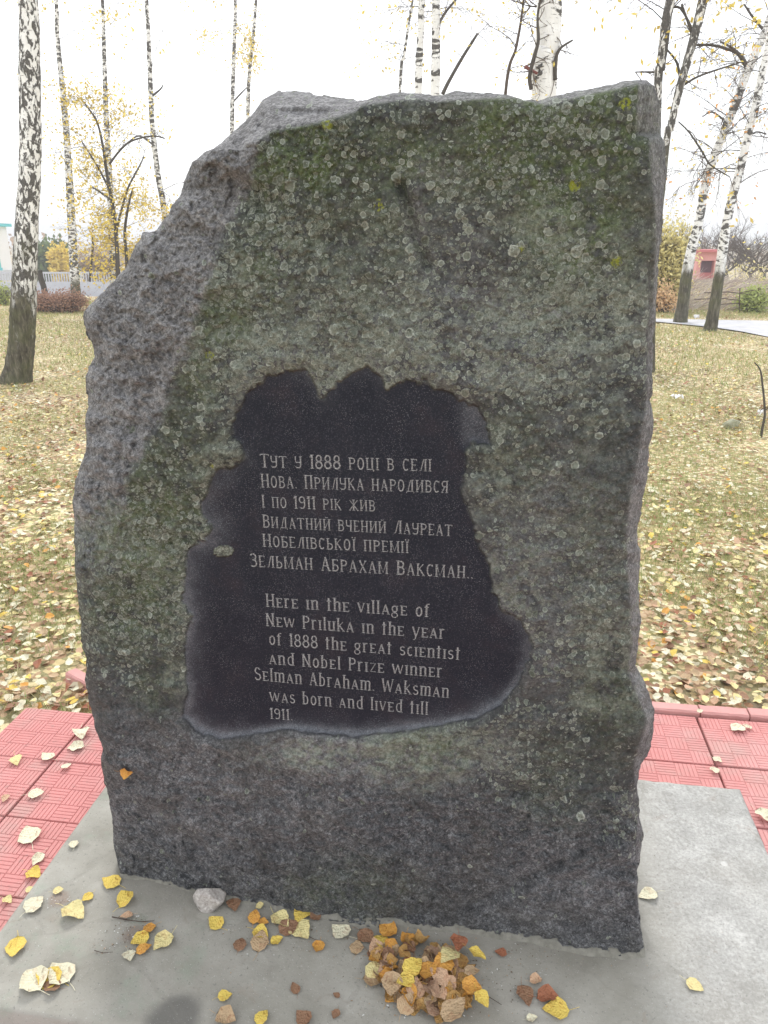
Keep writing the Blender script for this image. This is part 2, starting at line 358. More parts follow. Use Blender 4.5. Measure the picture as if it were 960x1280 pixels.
PATCH = [(292,521),(309,493),(335,469),(359,462),(383,464),(392,483),(402,500),(412,488),(424,476),(445,462),(464,457),(476,469),(484,486),(507,476),(531,476),(555,488),(572,497),(599,509),(611,531),(613,557),(592,553),(579,565),(582,584),(577,608),(582,632),(594,656),(599,680),(611,708),(613,737),(627,761),(651,775),(663,795),(663,823),(651,852),(627,881),(594,900),(555,907),(507,914),(450,921),(412,919),(364,912),(316,919),(277,924),(244,914),(225,895),(234,866),(227,823),(230,790),(239,771),(227,751),(227,727),(234,708),(232,689),(246,680),(263,670),(270,660),(254,646),(251,627),(263,608),(268,589),(287,584),(306,574),(304,555),(290,545)]
Y0 = 1.335
NU, NV = 350, 530
cl, ct, cr, cb = [resample(c, n) for c, n in ((LEFT, NV), (TOP, NU), (RIGHT, NV), (BOT, NU))]
def jit(c, amp, s):                              # small irregular bites along the outline
    P = np.c_[c, np.zeros(len(c))]; w = np.sin(np.linspace(0, math.pi, len(c))) ** .3
    return c + np.stack([vn(P, .09, s) + .6 * vn(P, .22, s + 1), vn(P, .09, s + 2) + .6 * vn(P, .22, s + 3)], 1) * amp * w[:, None]
cl, ct, cr = jit(cl, 1.5, 1), jit(ct, 1.2, 5), jit(cr, 1.6, 9)
u = np.linspace(0, 1, NU)[None, :, None]; v = np.linspace(0, 1, NV)[:, None, None]
G = (1 - v) * cb[None] + v * ct[None] + (1 - u) * cl[:, None] + u * cr[:, None] - ((1 - u) * (1 - v) * cb[0] + u * (1 - v) * cb[-1] + (1 - u) * v * ct[0] + u * v * ct[-1])
px, py = G[..., 0].ravel(), G[..., 1].ravel()
outline = [tuple(p) for p in np.r_[cl[::6], ct[::6], cr[::-6]]]
dO = seg_dist(px, py, outline); dO = np.where(inside(px, py, outline), dO, 0)
# distance from the left/top/right rim only
dE = dO / 700.0                                   # metres, roughly
sgn = np.where(inside(px, py, PATCH), 1, -1) * seg_dist(px, py, PATCH)     # >0 inside the polished patch
a_, b_, c_ = ray(px, py)
_q = np.stack([a_ / b_ * Y0, 0 * a_, c_ / b_ * Y0], 1)
sgn = sgn + (4.5 * fbm(_q, 24, 4, 401, .6) + 2.0 * vn(_q, 110, 405)) * np.where(py > 860, .35, 1)
def P3(D): return np.stack([a_ / b_ * D, D, CAMZ + c_ / b_ * D], 1)
base3 = P3(np.full(len(px), Y0)); xm, zm = base3[:, 0], base3[:, 2]
dbot = np.interp(px, [150, 300, 480, 600, 700, 806], [1.363, 1.33, 1.307, 1.325, 1.318, 1.318])
D = Y0 + (dbot - Y0) * smooth(940, 1150, py + (480 - px) * .09)
line = lambda x1, y1, x2, y2: ((px - x1) * (y2 - y1) - (py - y1) * (x2 - x1)) / math.hypot(x2 - x1, y2 - y1) / 720.0
n1 = fbm(base3, 5, 4, 31)
# upper-left broken facet, sloping away
dl = np.maximum(line(352, 130, 236, 420), line(236, 420, 215, 560) ) * -1
l1 = -line(345, 150, 238, 430); l2 = -line(238, 430, 150, 640)
fac = np.minimum(l1, l2) + .035 * n1 + .010 * fbm(base3, 22, 3, 33)
facet = np.maximum(0, fac); D = D + np.where(facet < .24, .46 * facet, .11)
# hollow under the overhang near the upper-left shoulder
hx, hy = (px - 285) / 48, (py - 232 - (px - 285) * .35) / 26
D += .034 * np.exp(-(np.abs(hx) ** 2.4 + np.where(hy < 0, np.abs(hy * 1.7) ** 3, (hy * .75) ** 2)))
# bevel of the top left, facing the sky
tb = np.minimum(np.minimum(np.interp(px, [300, 340, 385, 445, 470], [190, 168, 158, 140, 110]) - py, px - 240), 470 - px) / 700.0 + .006 * n1
D += 1.5 * np.maximum(0, tb)
# narrow bevel all along the top
tb2 = (np.interp(px, [440, 520, 545, 640, 680, 800], [134, 124, 128, 124, 133, 108]) - py) / 700.0 + .003 * n1
D += 1.4 * np.maximum(0, tb2)
hr = (px - 380) / 26; hq = (py - 141) / 5; D += .014 * np.exp(-(hr ** 4 + hq ** 2))
# right-hand side facets
sx = np.interp(py, [95, 168, 172, 300, 420, 520, 560, 640, 800, 840, 900, 960, 1200], [797, 795, 812, 816, 806, 806, 800, 784, 786, 780, 806, 792, 800])
sd_ = (px - sx) / 700.0 + .005 * vn(base3, 9, 77); D += 1.5 * np.maximum(0, sd_)
nt = np.exp(-((py - 168) / 7) ** 2) * smooth(775, 800, px); D += .012 * nt
# vertical scar in the upper middle, scrape, bottom-right spall
for pl, wd, dp in (([(500,232),(512,262),(520,300),(535,332)], 7, .022), ([(548,300),(560,340)], 5, .004), ([(665,402),(705,382)], 5, .006), ([(700,1082),(650,1108),(580,1140)], 9, .018), ([(262,205),(300,222),(322,240),(326,262)], 6, .012), ([(672,126),(668,170),(660,200)], 10, .010), ([(150,560),(190,500),(200,440)], 8, .006), ([(815,330),(811,430),(812,500)], 3, .012)):
    q = seg_dist(px, py, pl, False); D += dp * np.exp(-(q / wd) ** 2)
sp = smooth(-6, 6, -((px - 580) * 58 + (py - 1140) * 120) / 133.); D -= .012 * (1 - sp) * smooth(500, 620, px)
D -= .012 * np.exp(-(((px - 620) / 60) ** 2 + ((py - 905) / 30) ** 2)) + .010 * np.exp(-(((px - 380) / 90) ** 2 + ((py - 950) / 22) ** 2))
D -= .015 * np.exp(-(((px - 160) / 50) ** 2 + ((py - 640) / 90) ** 2)) - .012 * np.exp(-(((px - 118) / 14) ** 2 + ((py - 445) / 16) ** 2))
# general roughness, kept off the polished patch
rough = smooth(4, -14, sgn); Pn = base3
Pw = Pn + .02 * np.stack([fbm(Pn, 14, 3, 6), 0 * px, fbm(Pn, 14, 3, 7)], 1)
rdg = lambda sc, sd, g_=.55: 1 - 2 * np.abs(fbm(Pw * [1, 1, 1.5], sc, 4, sd, g_))
rel = .016 * fbm(Pn, 3.2, 3, 41) + (.009 * fbm(Pn * [1, 1, 1.6], 11, 4, 43)) - .006 * rdg(9, 51) + .004 * facets(Pw * [1, 1, 1.25], 17, 3) + .0042 * facets(Pw, 42, 5) + .0062 * fbm(Pn, 48, 3, 47, .8) + .0022 * facets(Pw, 120, 15) + .0022 * vn(Pn, 190, 49)
coarse = 1.1 + .75 * smooth(-.01, .03, fac) + .35 * smooth(930, 1010, py) * smooth(1150, 1090, py)
coarse *= 1 - .35 * smooth(420, 500, px) * smooth(520, 300, py)
D += rel * rough * coarse
# worked recess of the polished patch with a rounded lip, deepest at its foot
rec = .004 + .012 * smooth(760, 915, py)
D += rec * smooth(-9, 9, sgn)
D -= .005 * np.exp(-((sgn + 12) / 7) ** 2) * smooth(820, 900, py) * smooth(200, 300, px)
# rounding of the rim
D += .030 * np.exp(-dE / .010) * np.where(py > 1080, .2, 1) * (py < 1150)
Fv = P3(D)
# sides and back: rim pushed back through the thickness of the stone
I = np.arange(NU * NV).reshape(NV, NU)
loop = np.r_[I[0, :], I[1:, -1], I[-1, -2::-1], I[-2:0:-1, 0]]; nb = len(loop)
rim = Fv[loop]; cen = np.array([rim[:, 0].mean(), 0, rim[:, 2].mean()]); cen[2] = .85
rad = rim - cen; rad[:, 1] = 0; rad /= np.linalg.norm(rad, axis=1)[:, None]
yback = 1.60 + .03 * vn(rim, 2.0, 61)
allV = [Fv]; FF = [np.stack([I[:-1, :-1], I[:-1, 1:], I[1:, 1:], I[1:, :-1]], -1).reshape(-1, 4)]
prev = loop; cnt = NU * NV; K = 26
for k in range(1, K + 1):
    tt = k / K; L = rim.copy(); L[:, 1] = rim[:, 1] + (yback - rim[:, 1]) * tt
    am = smooth(0, .15, tt); q = L * [1, 1, 1]
    off = (-.035 * tt ** 2 - .02 * tt + .02 * fbm(q, 6, 4, 71) * am + .009 * facets(q, 15, 8) * am + .004 * fbm(q, 40, 3, 73) * am) - .03 * np.maximum(0, tt - .85) / .15
    L = L + rad * np.asarray(off)[:, None]; L[:, 2] = np.where(rim[:, 2] < .10, np.minimum(L[:, 2], .06), np.maximum(L[:, 2], .045))
    allV.append(L); cur = np.arange(cnt, cnt + nb); cnt += nb; j = (np.arange(nb) + 1) % nb
    FF.append(np.stack([prev, cur, cur[j], prev[j]], 1)); prev = cur
last = allV[-1]
for k in range(1, 31):
    s_ = 1 - k / 30.0; L = cen + (last - cen) * np.array([s_, 1, s_]); L[:, 1] = last[:, 1] * s_ + 1.62 * (1 - s_) + .012 * fbm(L, 7, 4, 81) + .008 * facets(L, 14, 9)
    if k == 30: L = cen + 0 * L; L[:, 1] = 1.62
    allV.append(L); cur = np.arange(cnt, cnt + nb); cnt += nb
    FF.append(np.stack([prev, cur, cur[j], prev[j]], 1)); prev = cur
V = np.concatenate(allV); F = np.concatenate(FF)

def mat_stone():
    t = NT('lichened_granite'); P = t.tc.outputs['Object']
    moss, lich, bare, pol, pale, dk = [t.attr('m_' + k) for k in ('moss', 'lichen', 'bare', 'polish', 'pale', 'brown')]
    fine = t.noise(170, 5, .7); med = t.noise(26, 5, .62); big = t.noise(7, 4, .6)
    rock = t.ramp(t.m('ADD', t.m('MULTIPLY', fine, .6), t.m('MULTIPLY', med, .4)), [(.36, (.030, .030, .036)), (.5, (.095, .094, .104)), (.62, (.22, .22, .235))])
    va, vb_ = t.vor(330), t.vor(150); sa, sb = t.n('ShaderNodeSeparateColor'), t.n('ShaderNodeSeparateColor'); t.put(sa.inputs[0], va.outputs['Color']); t.put(sb.inputs[0], vb_.outputs['Color'])
    gran = t.m('ADD', t.m('ADD', t.m('MULTIPLY', sa.outputs[0], .42), t.m('MULTIPLY', sb.outputs[0], .24)), t.m('ADD', t.m('MULTIPLY', fine, .42), t.m('MULTIPLY', med, .78)))   # about .3 .. 1.4
    rock = t.ramp(t.m('MULTIPLY', gran, .55), [(.34, (.060, .062, .067)), (.48, (.118, .121, .128)), (.58, (.185, .189, .198)), (.68, (.33, .335, .345))])
    soft = t.ramp(t.m('ADD', t.m('MULTIPLY', fine, .5), t.m('MULTIPLY', med, .5)), [(.36, (.044, .047, .050)), (.5, (.098, .103, .106)), (.62, (.20, .207, .208))])
    rock = t.mix(t.m('MULTIPLY', t.attr('m_soft'), .75), rock, soft)
    rock = t.mix(t.m('MULTIPLY', t.ss(.45, .65, big), .28), rock, t.mix(fine, (.055, .045, .032), (.15, .125, .09)))
    bar = t.ramp(t.m('MULTIPLY', gran, .55), [(.34, (.135, .133, .137)), (.47, (.235, .232, .238)), (.57, (.34, .337, .344)), (.68, (.50, .495, .505))])
    col = t.mix(bare, rock, bar)
    col = t.mix(t.m('MULTIPLY', dk, .8), col, t.mix(fine, (.06, .048, .038), (.17, .135, .11)))
    mossn = t.m('MULTIPLY', moss, t.ss(.36, .6, t.m('ADD', t.m('MULTIPLY', med, .5), t.m('MULTIPLY', t.noise(75, 4, .7), .5))))
    col = t.mix(t.m('MULTIPLY', mossn, .82), col, t.ramp(fine, [(.34, (.055, .080, .022)), (.5, (.125, .175, .055)), (.66, (.25, .31, .14))]))
    crust = t.m('MULTIPLY', pale, t.ss(.44, .56, t.m('ADD', t.m('MULTIPLY', t.noise(48, 5, .7), .6), t.m('MULTIPLY', med, .4))))
    col = t.mix(t.m('MULTIPLY', crust, .9), col, t.ramp(fine, [(.36, (.19, .215, .17)), (.5, (.33, .365, .30)), (.64, (.50, .54, .46))]))
    sep0 = t.n('ShaderNodeSeparateXYZ'); t.put(sep0.inputs[0], P); cx = t.n('ShaderNodeCombineXYZ'); t.put(cx.inputs[0], sep0.outputs[0]); t.put(cx.inputs[1], sep0.outputs[2])
    warp = t.n('ShaderNodeVectorMath', operation='MULTIPLY_ADD'); t.put(warp.inputs[0], t.noisec(130, 3, cx.outputs[0])); warp.inputs[1].default_value = (.009, .009, 0); t.put(warp.inputs[2], cx.outputs[0])
    hgt = t.m('MULTIPLY', crust, .5)
    for sc, rmin, rmax, dens, off in ((30, .10, .30, .5, 5.9), (42, .12, .36, .8, 0), (42, .10, .34, .6, 9.3), (66, .12, .37, .85, 3.3), (66, .10, .36, .75, 7.1), (110, .14, .38, .85, 1.7), (170, .15, .38, .8, 5.2)):
        vo = t.vor(sc, t.mp((1, 1, 1), (off, off * .7, 0), warp.outputs[0]), dim='2D'); vo.inputs['Randomness'].default_value = .85
        se = t.n('ShaderNodeSeparateColor'); t.put(se.inputs[0], vo.outputs['Color'])
        clus = t.ss(.40, .60, t.noise(11, 3, .6, co=t.mp((1, 1, 1), (off * 3, 0, off))), .25, 1.25); r = t.m('ADD', rmin, t.m('MULTIPLY', t.m('POWER', se.outputs[0], 1.8), rmax - rmin)); d = vo.outputs['Distance']
        q = t.m('DIVIDE', d, r)
        disc = t.ss(1.06, .92, q); ring = t.m('MULTIPLY', t.ss(.52, .82, q), disc)
        on = t.m('LESS_THAN', se.outputs[1], t.m('MULTIPLY', t.m('MULTIPLY', lich, clus), dens))
        a = t.m('MULTIPLY', disc, on); tone = se.outputs[2]
        body = t.mix(tone, (.16, .18, .14), (.36, .395, .33)); rimc = t.mix(tone, (.34, .37, .31), (.72, .76, .68))
        lc = t.mix(t.m('MULTIPLY', ring, t.ss(.35, .6, t.noise(260, 2), .5, 1)), body, rimc)
        col = t.mix(t.m('MULTIPLY', a, t.ss(.35, .62, t.m('ADD', t.m('MULTIPLY', fine, .6), t.m('MULTIPLY', sa.outputs[0], .4)), .72, 1.0)), col, lc)
        hgt = t.m('ADD', hgt, t.m('MULTIPLY', t.m('MULTIPLY', a, t.m('ADD', ring, .4)), .5))
    # a few sulphur-yellow lichen spots
    vy = t.vor(13, t.mp((1, 1, 1), (2.2, 4.1, 0), warp.outputs[0]), dim='2D'); sy = t.n('ShaderNodeSeparateColor'); t.put(sy.inputs[0], vy.outputs['Color'])
    ym = t.m('MULTIPLY', t.m('MULTIPLY', t.ss(.15, .08, vy.outputs['Distance']), t.m('LESS_THAN', sy.outputs[0], .16)), t.m('MULTIPLY', t.m('GREATER_THAN', moss, .45), t.ss(.4, .6, t.noise(150, 3)))); col = t.mix(t.m('MULTIPLY', ym, .85), col, (.42, .46, .04))
    fl = t.m('MULTIPLY', t.m('LESS_THAN', t.vor(240).outputs['Distance'], .16), t.ss(.45, .62, t.noise(30, 2))); col = t.mix(t.m('MULTIPLY', fl, .7), col, (.55, .55, .54))
    # polished face: dark gabbro with violet and rusty cast
    pf = t.noise(420, 3, .6); pcol = t.ramp(t.noise(14, 4, .6), [(.32, (.011, .013, .021)), (.55, (.015, .0165, .025)), (.75, (.025, .021, .028))])
    pcol = t.mix(t.ss(.55, .75, pf), pcol, (.085, .085, .11))
    pcol = t.mix(t.m('MULTIPLY', t.m('LESS_THAN', t.vor(330).outputs['Distance'], .2), t.ss(.42, .6, t.noise(20, 3), .1, .8)), pcol, (.20, .20, .215))
    lip = t.m('MULTIPLY', t.attr('m_lip'), t.ss(.35, .65, t.m('ADD', t.m('MULTIPLY', pf, .5), t.m('MULTIPLY', t.noise(40, 4, .7), .5)), .35, .85)); pcol = t.mix(lip, pcol, t.mix(pf, (.055, .06, .078), (.26, .27, .29)))  # bluish grey on the lip is sky reflection painted into the colour
    col = t.mix(pol, col, pcol)
    ro = t.ss(0, 1, pol, .9, .5); t.put(t.b.inputs['Specular IOR Level'], t.ss(0, 1, pol, .3, .16))
    h = t.m('ADD', t.m('MULTIPLY', t.noise(210, 6, .8), 2.0), t.m('MULTIPLY', t.noise(70, 5, .75), 1.8)); h = t.m('ADD', h, t.m('MULTIPLY', hgt, .9))
    h = t.m('MULTIPLY', h, t.ss(0, 1, pol, 1.0, .08))
    return t.done(col, ro, t.bump(h, .9, .006))
def blobs(L):
    r = np.zeros(len(px))
    for (cx, cy, rx, ry, am) in L: r = np.maximum(r, am * np.exp(-((((px - cx) / rx) ** 2 + ((py - cy) / ry) ** 2) ** 1.5)))
    return r
N_a, N_b, N_c = fbm(base3, 8, 5, 91, .6), fbm(base3, 19, 5, 93, .6), fbm(base3, 4, 3, 95)
facm = smooth(-.008, .016, fac + .03 * N_a + .02 * N_b) * smooth(700, 600, py + 60 * N_a); capm = np.clip(smooth(-.002, .008, tb) + smooth(0, .006, tb2) * .8 + smooth(0, .006, sd_) * .7, 0, 1)
lowm = smooth(900, 1010, py + 40 * N_a + .12 * (480 - px))
patchm = smooth(-3 , 3, sgn + 5 * N_b)
moss = blobs([(530,936,60,30,.9),(370,200,75,65,1.2),(700,175,150,85,1.25),(800,130,40,60,.9),(450,200,220,70,.75),(440,300,110,130,.55),(275,400,55,60,.9),(190,650,95,120,.85),(170,730,70,90,.85),(720,260,90,130,.95),(250,470,40,60,.8),(330,330,50,90,.7),(230,560,60,80,.6),(750,650,60,200,.35),(760,870,50,80,.6),(440,1110,80,40,.35),(640,560,60,70,.45),(720,960,90,70,.35),(590,860,25,15,.5),(200,850,40,40,.5)])
moss = np.clip(moss + .35 * N_a * (moss > .1), 0, 1) * (1 - facm) * (1 - capm)
lich = blobs([(450,420,230,85,1),(560,330,190,190,.5),(700,420,120,130,.75),(380,260,120,150,.55),(290,400,90,120,.9),(230,680,100,150,.62),(150,760,60,90,.6),(700,770,110,130,.38),(670,930,100,80,.28),(640,620,80,150,.32),(700,200,120,90,.5),(170,560,50,50,.45),(380,130,300,60,.3),(780,1010,30,60,.6),(330,540,60,60,.8)])
lich = np.clip(1.35 * lich * (1 + 1.1 * N_a) + .12 * N_c, 0, 1) * (1 - .93 * facm) * (1 - .8 * capm) * (1 - .92 * lowm * smooth(620, 480, px))
lich = np.maximum(lich, .02)
pale = blobs([(470,445,240,50,.9),(300,480,60,60,.7),(720,395,110,70,.75),(765,840,50,80,.55),(620,600,45,60,.5),(640,720,50,90,.5),(600,430,160,70,.6),(700,300,80,60,.35),(230,850,26,24,1.0),(530,938,90,40,1.3),(285,585,40,35,.85),(280,690,14,9,1),(420,945,90,20,.8),(760,520,50,60,.25),(290,340,50,60,.5),(430,330,80,60,.3),(210,700,60,80,.3),(780,330,40,80,.4)])
pale = np.clip(pale * 1.05 + .75 * N_b * (pale > .12) + .4 * N_a * (pale > .12), 0, 1) * (1 - .9 * facm) * (1 - capm)
brown = np.clip(blobs([(420,1060,160,90,.35),(600,1000,120,60,.3),(560,200,60,60,.3),(200,480,60,70,.4),(200,640,30,60,.5),(640,800,60,60,.2),(300,235,50,20,.5)]) + .4 * N_c - .15, 0, 1) * .65
bare = np.clip(facm * 1.0 + capm + blobs([(120,640,40,90,.8),(470,945,150,35,.8),(700,700,110,160,.35),(470,420,300,120,.25),(300,1000,160,80,.3),(700,1120,90,60,.35),(518,285,14,50,.8),(686,392,24,9,1.2),(545,215,40,14,.4),(540,330,14,20,.6)]) + .2 * N_a, 0, 1)
bare = np.where(lowm > .5, np.minimum(bare, .5 + .5 * N_a + .2 * N_b), bare)
islet = ((px - 280) / 12) ** 2 + ((py - 689) / 7) ** 2 < 1 + .6 * N_b
pol = np.where(islet, 0, patchm)
lip = np.clip(np.exp(-((sgn - 2) / 9) ** 2) * (.08 + .9 * smooth(800, 905, py + .03 * (px - 400)) + .35 * smooth(300, 250, px) * smooth(560, 700, py) + .25 * smooth(600, 640, px)) + smooth(568, 590, px) * smooth(565, 545, py) * patchm * .5 + .25 * smooth(45, 0, sgn) * smooth(340, 240, px) * patchm + .5 * N_a * smooth(40, 0, sgn), 0, 1)  # mask of the painted sky reflection, strongest along the lower rim
me = np_mesh('rough_stone', V - np.array([-.24, 1.45, SLAB]), F, mat_stone())
for nm, arr, dflt in (('m_moss', moss, .1), ('m_lichen', lich, .08), ('m_bare', bare, .85), ('m_polish', pol, 0), ('m_pale', pale, .0), ('m_brown', brown, .1), ('m_lip', lip, 0), ('m_soft', np.clip(1 - lowm - bare, 0, 1), 0)):
    at = me.attributes.new(nm, 'FLOAT', 'POINT'); full = np.full(len(V), dflt, np.float32); full[:NU * NV] = np.clip(arr, 0, 1)
    at.data.foreach_set('value', full)
stone = empty('memorial_stone', (-.24, 1.45, SLAB), label='tall rough granite memorial stone with polished inscribed patch and lichen', cat='memorial stone')
link('rough_stone', me, stone)

# ---- mortar at the foot of the stone
t = NT('old_mortar'); M_MORT = t.done(t.ramp(t.noise(60, 6, .7), [(.3, (.15, .145, .12)), (.7, (.27, .26, .225))]), .92, t.bump(t.noise(120, 5), .6, .004))
foot = Fv[I[3]].copy(); kk = np.ones(15) / 15; foot[:, 1] = np.convolve(np.r_[[foot[0, 1]] * 7, foot[:, 1], [foot[-1, 1]] * 7], kk, 'valid'); n = len(foot); sel = np.arange(0, n, 4); ft = foot[sel]; A = []; 
for k_, (dy, dz) in enumerate(((.012, .010), (-.001, .006), (-.006, .001), (-.012, -.004))):
    L = ft.copy(); nn = fbm(L, 14, 3, 101); L[:, 1] += dy * (1 + .7 * nn); L[:, 2] = SLAB + dz * (1 + .4 * nn) * (1 + .4 * vn(L, 7, 3)) + .001; A.append(L)
Vm = np.concatenate(A); m_ = len(ft); Im = np.arange(4 * m_).reshape(4, m_)
link('mortar_bed', np_mesh('mortar_bed', Vm - np.array([-.24, 1.45, SLAB]), np.stack([Im[:-1, :-1], Im[1:, :-1], Im[1:, 1:], Im[:-1, 1:]], -1).reshape(-1, 4), M_MORT), stone)

# ---- inscription: engraved letters drawn from strokes
def arc(cx, cy, rx, ry, a0, a1, n=12): return [(cx + rx * math.cos(R(a0 + (a1 - a0) * k / n)), cy + ry * math.sin(R(a0 + (a1 - a0) * k / n))) for k in range(n + 1)]
TK, TN = .125, .068                                # thick and thin strokes
def st(x, y0=0, y1=1, s='tb'): return ('S', x, y0, y1, s)     # stem with serifs
def ln(*p, w=TN): return ('L', list(p), w)
def cv(pts, w=.10): return ('L', pts, w)
GL = {}
def g(ch, w, *s): GL[ch] = (w, s)
g('Т', .62, st(.31), ln((.0, .96), (.62, .96)), ln((.02, .96), (.02, .84)), ln((.60, .96), (.60, .84)))
g('У', .56, ln((.06, 1), (.06, .62), (.12, .5), (.48, .5), w=.09), st(.48, .5, 1, 't'), cv([(.48, .5), (.47, .2), (.38, .05), (.15, .05), (.06, .16)]))
g('1', .26, st(.15), ln((.15, .97), (.0, .82)))
g('8', .50, cv(arc(.25, .74, .17, .22, 0, 360, 16)), cv(arc(.25, .27, .21, .24, 0, 360, 16), .115))
g('9', .50, cv(arc(.25, .72, .20, .23, 0, 360, 16)), cv([(.45, .72), (.44, .25), (.36, .06), (.2, .04), (.08, .12)]))
g('Р', .54, st(.1), cv([(.1, .95)] + arc(.28, .73, .2, .22, 90, -90) + [(.1, .51)]))
g('О', .56, cv(arc(.28, .5, .22, .46, 0, 360, 20), .11))
g('Ц', .66, st(.1, 0, 1, 't'), st(.5, 0, 1, 't'), ln((.1, .04), (.62, .04)), ln((.6, .04), (.6, -.14), w=.09))
g('І', .2, st(.1))
g('Ї', .26, st(.13), ('D', .02, 1.14), ('D', .24, 1.14))
g('В', .54, st(.1), cv([(.1, .95)] + arc(.28, .75, .17, .20, 90, -90) + [(.1, .54)]), cv([(.1, .54)] + arc(.28, .28, .21, .25, 90, -90) + [(.1, .04)]))
g('С', .52, cv(arc(.28, .5, .21, .46, 50, 310, 16), .11), ln((.46, .95), (.46, .78)))
g('Е', .50, st(.1), ln((.1, .96), (.46, .96)), ln((.1, .5), (.38, .5)), ln((.1, .04), (.48, .04)), ln((.45, .96), (.45, .84)), ln((.47, .04), (.47, .17)))
g('Л', .60, st(.5), ln((.5, .97), (.36, .97), (.14, .08), (.02, .03), w=.08))
g('Н', .62, st(.1), st(.52), ln((.1, .5), (.52, .5)))
g('А', .62, ln((.08, .02), (.30, .98), w=.07), ln((.30, .98), (.54, .02), w=.125), ln((.16, .34), (.46, .34)), ln((0, .02), (.18, .02)), ln((.44, .02), (.64, .02)))
g('П', .62, st(.1), st(.52), ln((.04, .96), (.58, .96)))
g('И', .64, st(.1), st(.54), ln((.1, .06), (.54, .94), w=.075))
g('Й', .64, st(.1), st(.54), ln((.1, .06), (.54, .94), w=.075), cv(arc(.32, 1.2, .12, .08, 200, 340, 6), .06))
g('К', .60, st(.1), ln((.12, .48), (.5, .96), w=.07), ln((.22, .56), (.56, .04), w=.11), ln((.44, .02), (.64, .02)))
g('Д', .68, st(.52, 0, 1, 't'), ln((.52, .97), (.38, .97), (.16, .06), w=.08), ln((.04, -.12), (.04, .05), (.66, .05), (.66, -.12)))
g('Я', .56, st(.46), cv([(.46, .95)] + arc(.26, .73, .19, .22, 90, 270) + [(.46, .51)]), ln((.28, .5), (.06, .03), w=.10), ln((0, .02), (.16, .02)))
g('Ж', .84, st(.42), ln((.42, .48), (.08, .96)), ln((.42, .5), (.06, .03), w=.1), ln((.42, .48), (.76, .96)), ln((.42, .5), (.78, .03), w=.1), ln((0, .02), (.14, .02)), ln((.70, .02), (.84, .02)))
g('Ч', .56, cv([(.08, 1), (.08, .62), (.14, .48), (.46, .48)], .1), st(.46))
g('Ь', .50, st(.1), cv([(.1, .54)] + arc(.26, .28, .2, .25, 90, -90) + [(.1, .04)]))
g('Б', .52, st(.1), ln((.1, .96), (.46, .96)), ln((.45, .96), (.45, .84)), cv([(.1, .54)] + arc(.28, .28, .2, .25, 90, -90) + [(.1, .04)]))
g('М', .76, st(.1), st(.66), ln((.1, .97), (.38, .1), (.66, .97), w=.08))
g('З', .50, cv([(.06, .84)] + arc(.24, .73, .19, .22, 120, -80) + [(.18, .52)]), cv([(.2, .52)] + arc(.24, .27, .22, .24, 80, -140)))
g('Х', .60, ln((.08, .97), (.54, .03), w=.12), ln((.52, .97), (.08, .03), w=.07), ln((0, .98), (.18, .98)), ln((.42, .98), (.6, .98)), ln((0, .02), (.18, .02)), ln((.44, .02), (.62, .02)))
for a, b_2 in zip('AEHKBPN', 'АЕНК'): GL[a] = GL[b_2]
g('N', .66, st(.1), st(.54), ln((.1, .97), (.54, .03), w=.11)); GL['P'] = GL['Р']; GL['W'] = (.86, (ln((.04, .98), (.22, .03), w=.12), ln((.22, .03), (.42, .9)), ln((.42, .9), (.62, .03), w=.12), ln((.62, .03), (.82, .98)), ln((-.04, .98), (.14, .98)), ln((.74, .98), (.9, .98))))
GL['V'] = (.62, (ln((.06, .98), (.3, .03), w=.12), ln((.3, .03), (.54, .98)), ln((-.02, .98), (.16, .98)), ln((.46, .98), (.62, .98))))
GL['S'] = (.52, (cv(arc(.26, .73, .19, .22, 20, 250) + arc(.26, .27, .21, .23, 80, -160), .11),))
def low(ch, w, *s): GL[ch] = (w, s)
X_ = .72
low('i', .22, st(.11, 0, X_)); low('l', .22, st(.11)); low('n', .54, st(.1, 0, X_), st(.44, 0, X_ - .08, 'b'), cv([(.1, X_ - .12), (.24, X_ - .02), (.38, X_ - .02), (.44, X_ - .1)]))
low('h', .54, st(.1), st(.44, 0, X_ - .08, 'b'), cv([(.1, X_ - .12), (.24, X_ - .02), (.38, X_ - .02), (.44, X_ - .1)]))
low('m', .82, st(.1, 0, X_), st(.41, 0, X_ - .08, 'b'), st(.72, 0, X_ - .08, 'b'), cv([(.1, X_ - .12), (.22, X_ - .02), (.36, X_ - .02), (.41, X_ - .1)]), cv([(.41, X_ - .12), (.53, X_ - .02), (.67, X_ - .02), (.72, X_ - .1)]))
low('u', .54, st(.1, 0, X_, 't'), st(.44, 0, X_), cv([(.1, .1), (.18, .03), (.32, .03), (.44, .12)]))
low('t', .34, st(.15, 0, .95, 'b'), ln((0, X_), (.32, X_)))
low('r', .40, st(.1, 0, X_), cv([(.1, X_ - .14), (.22, X_ - .02), (.36, X_ - .04)], .1))
low('o', .48, cv(arc(.24, X_ / 2, .18, X_ / 2 - .03, 0, 360, 18), .11))
low('f', .36, st(.14, 0, .85, 'b'), cv([(.14, .82), (.2, .96), (.34, .95)], .09), ln((0, X_), (.30, X_)))
low('g', .50, cv(arc(.22, .45, .17, .22, 0, 360, 14), .1), cv(arc(.22, -.02, .2, .18, 0, 360, 14), .08), ln((.34, .62), (.46, .68)))
low('d', .54, st(.44), cv([(.44, .6), (.3, X_ - .02), (.14, X_ - .1), (.08, X_ / 2), (.14, .1), (.3, .03), (.44, .12)]))
low('b', .52, st(.1), cv([(.1, .6), (.24, X_ - .02), (.38, X_ - .1), (.44, X_ / 2), (.38, .1), (.24, .03), (.1, .1)]))
low('s', .42, cv(arc(.21, X_ * .73, .14, X_ * .21, 20, 250) + arc(.21, X_ * .27, .16, X_ * .22, 80, -160), .1))
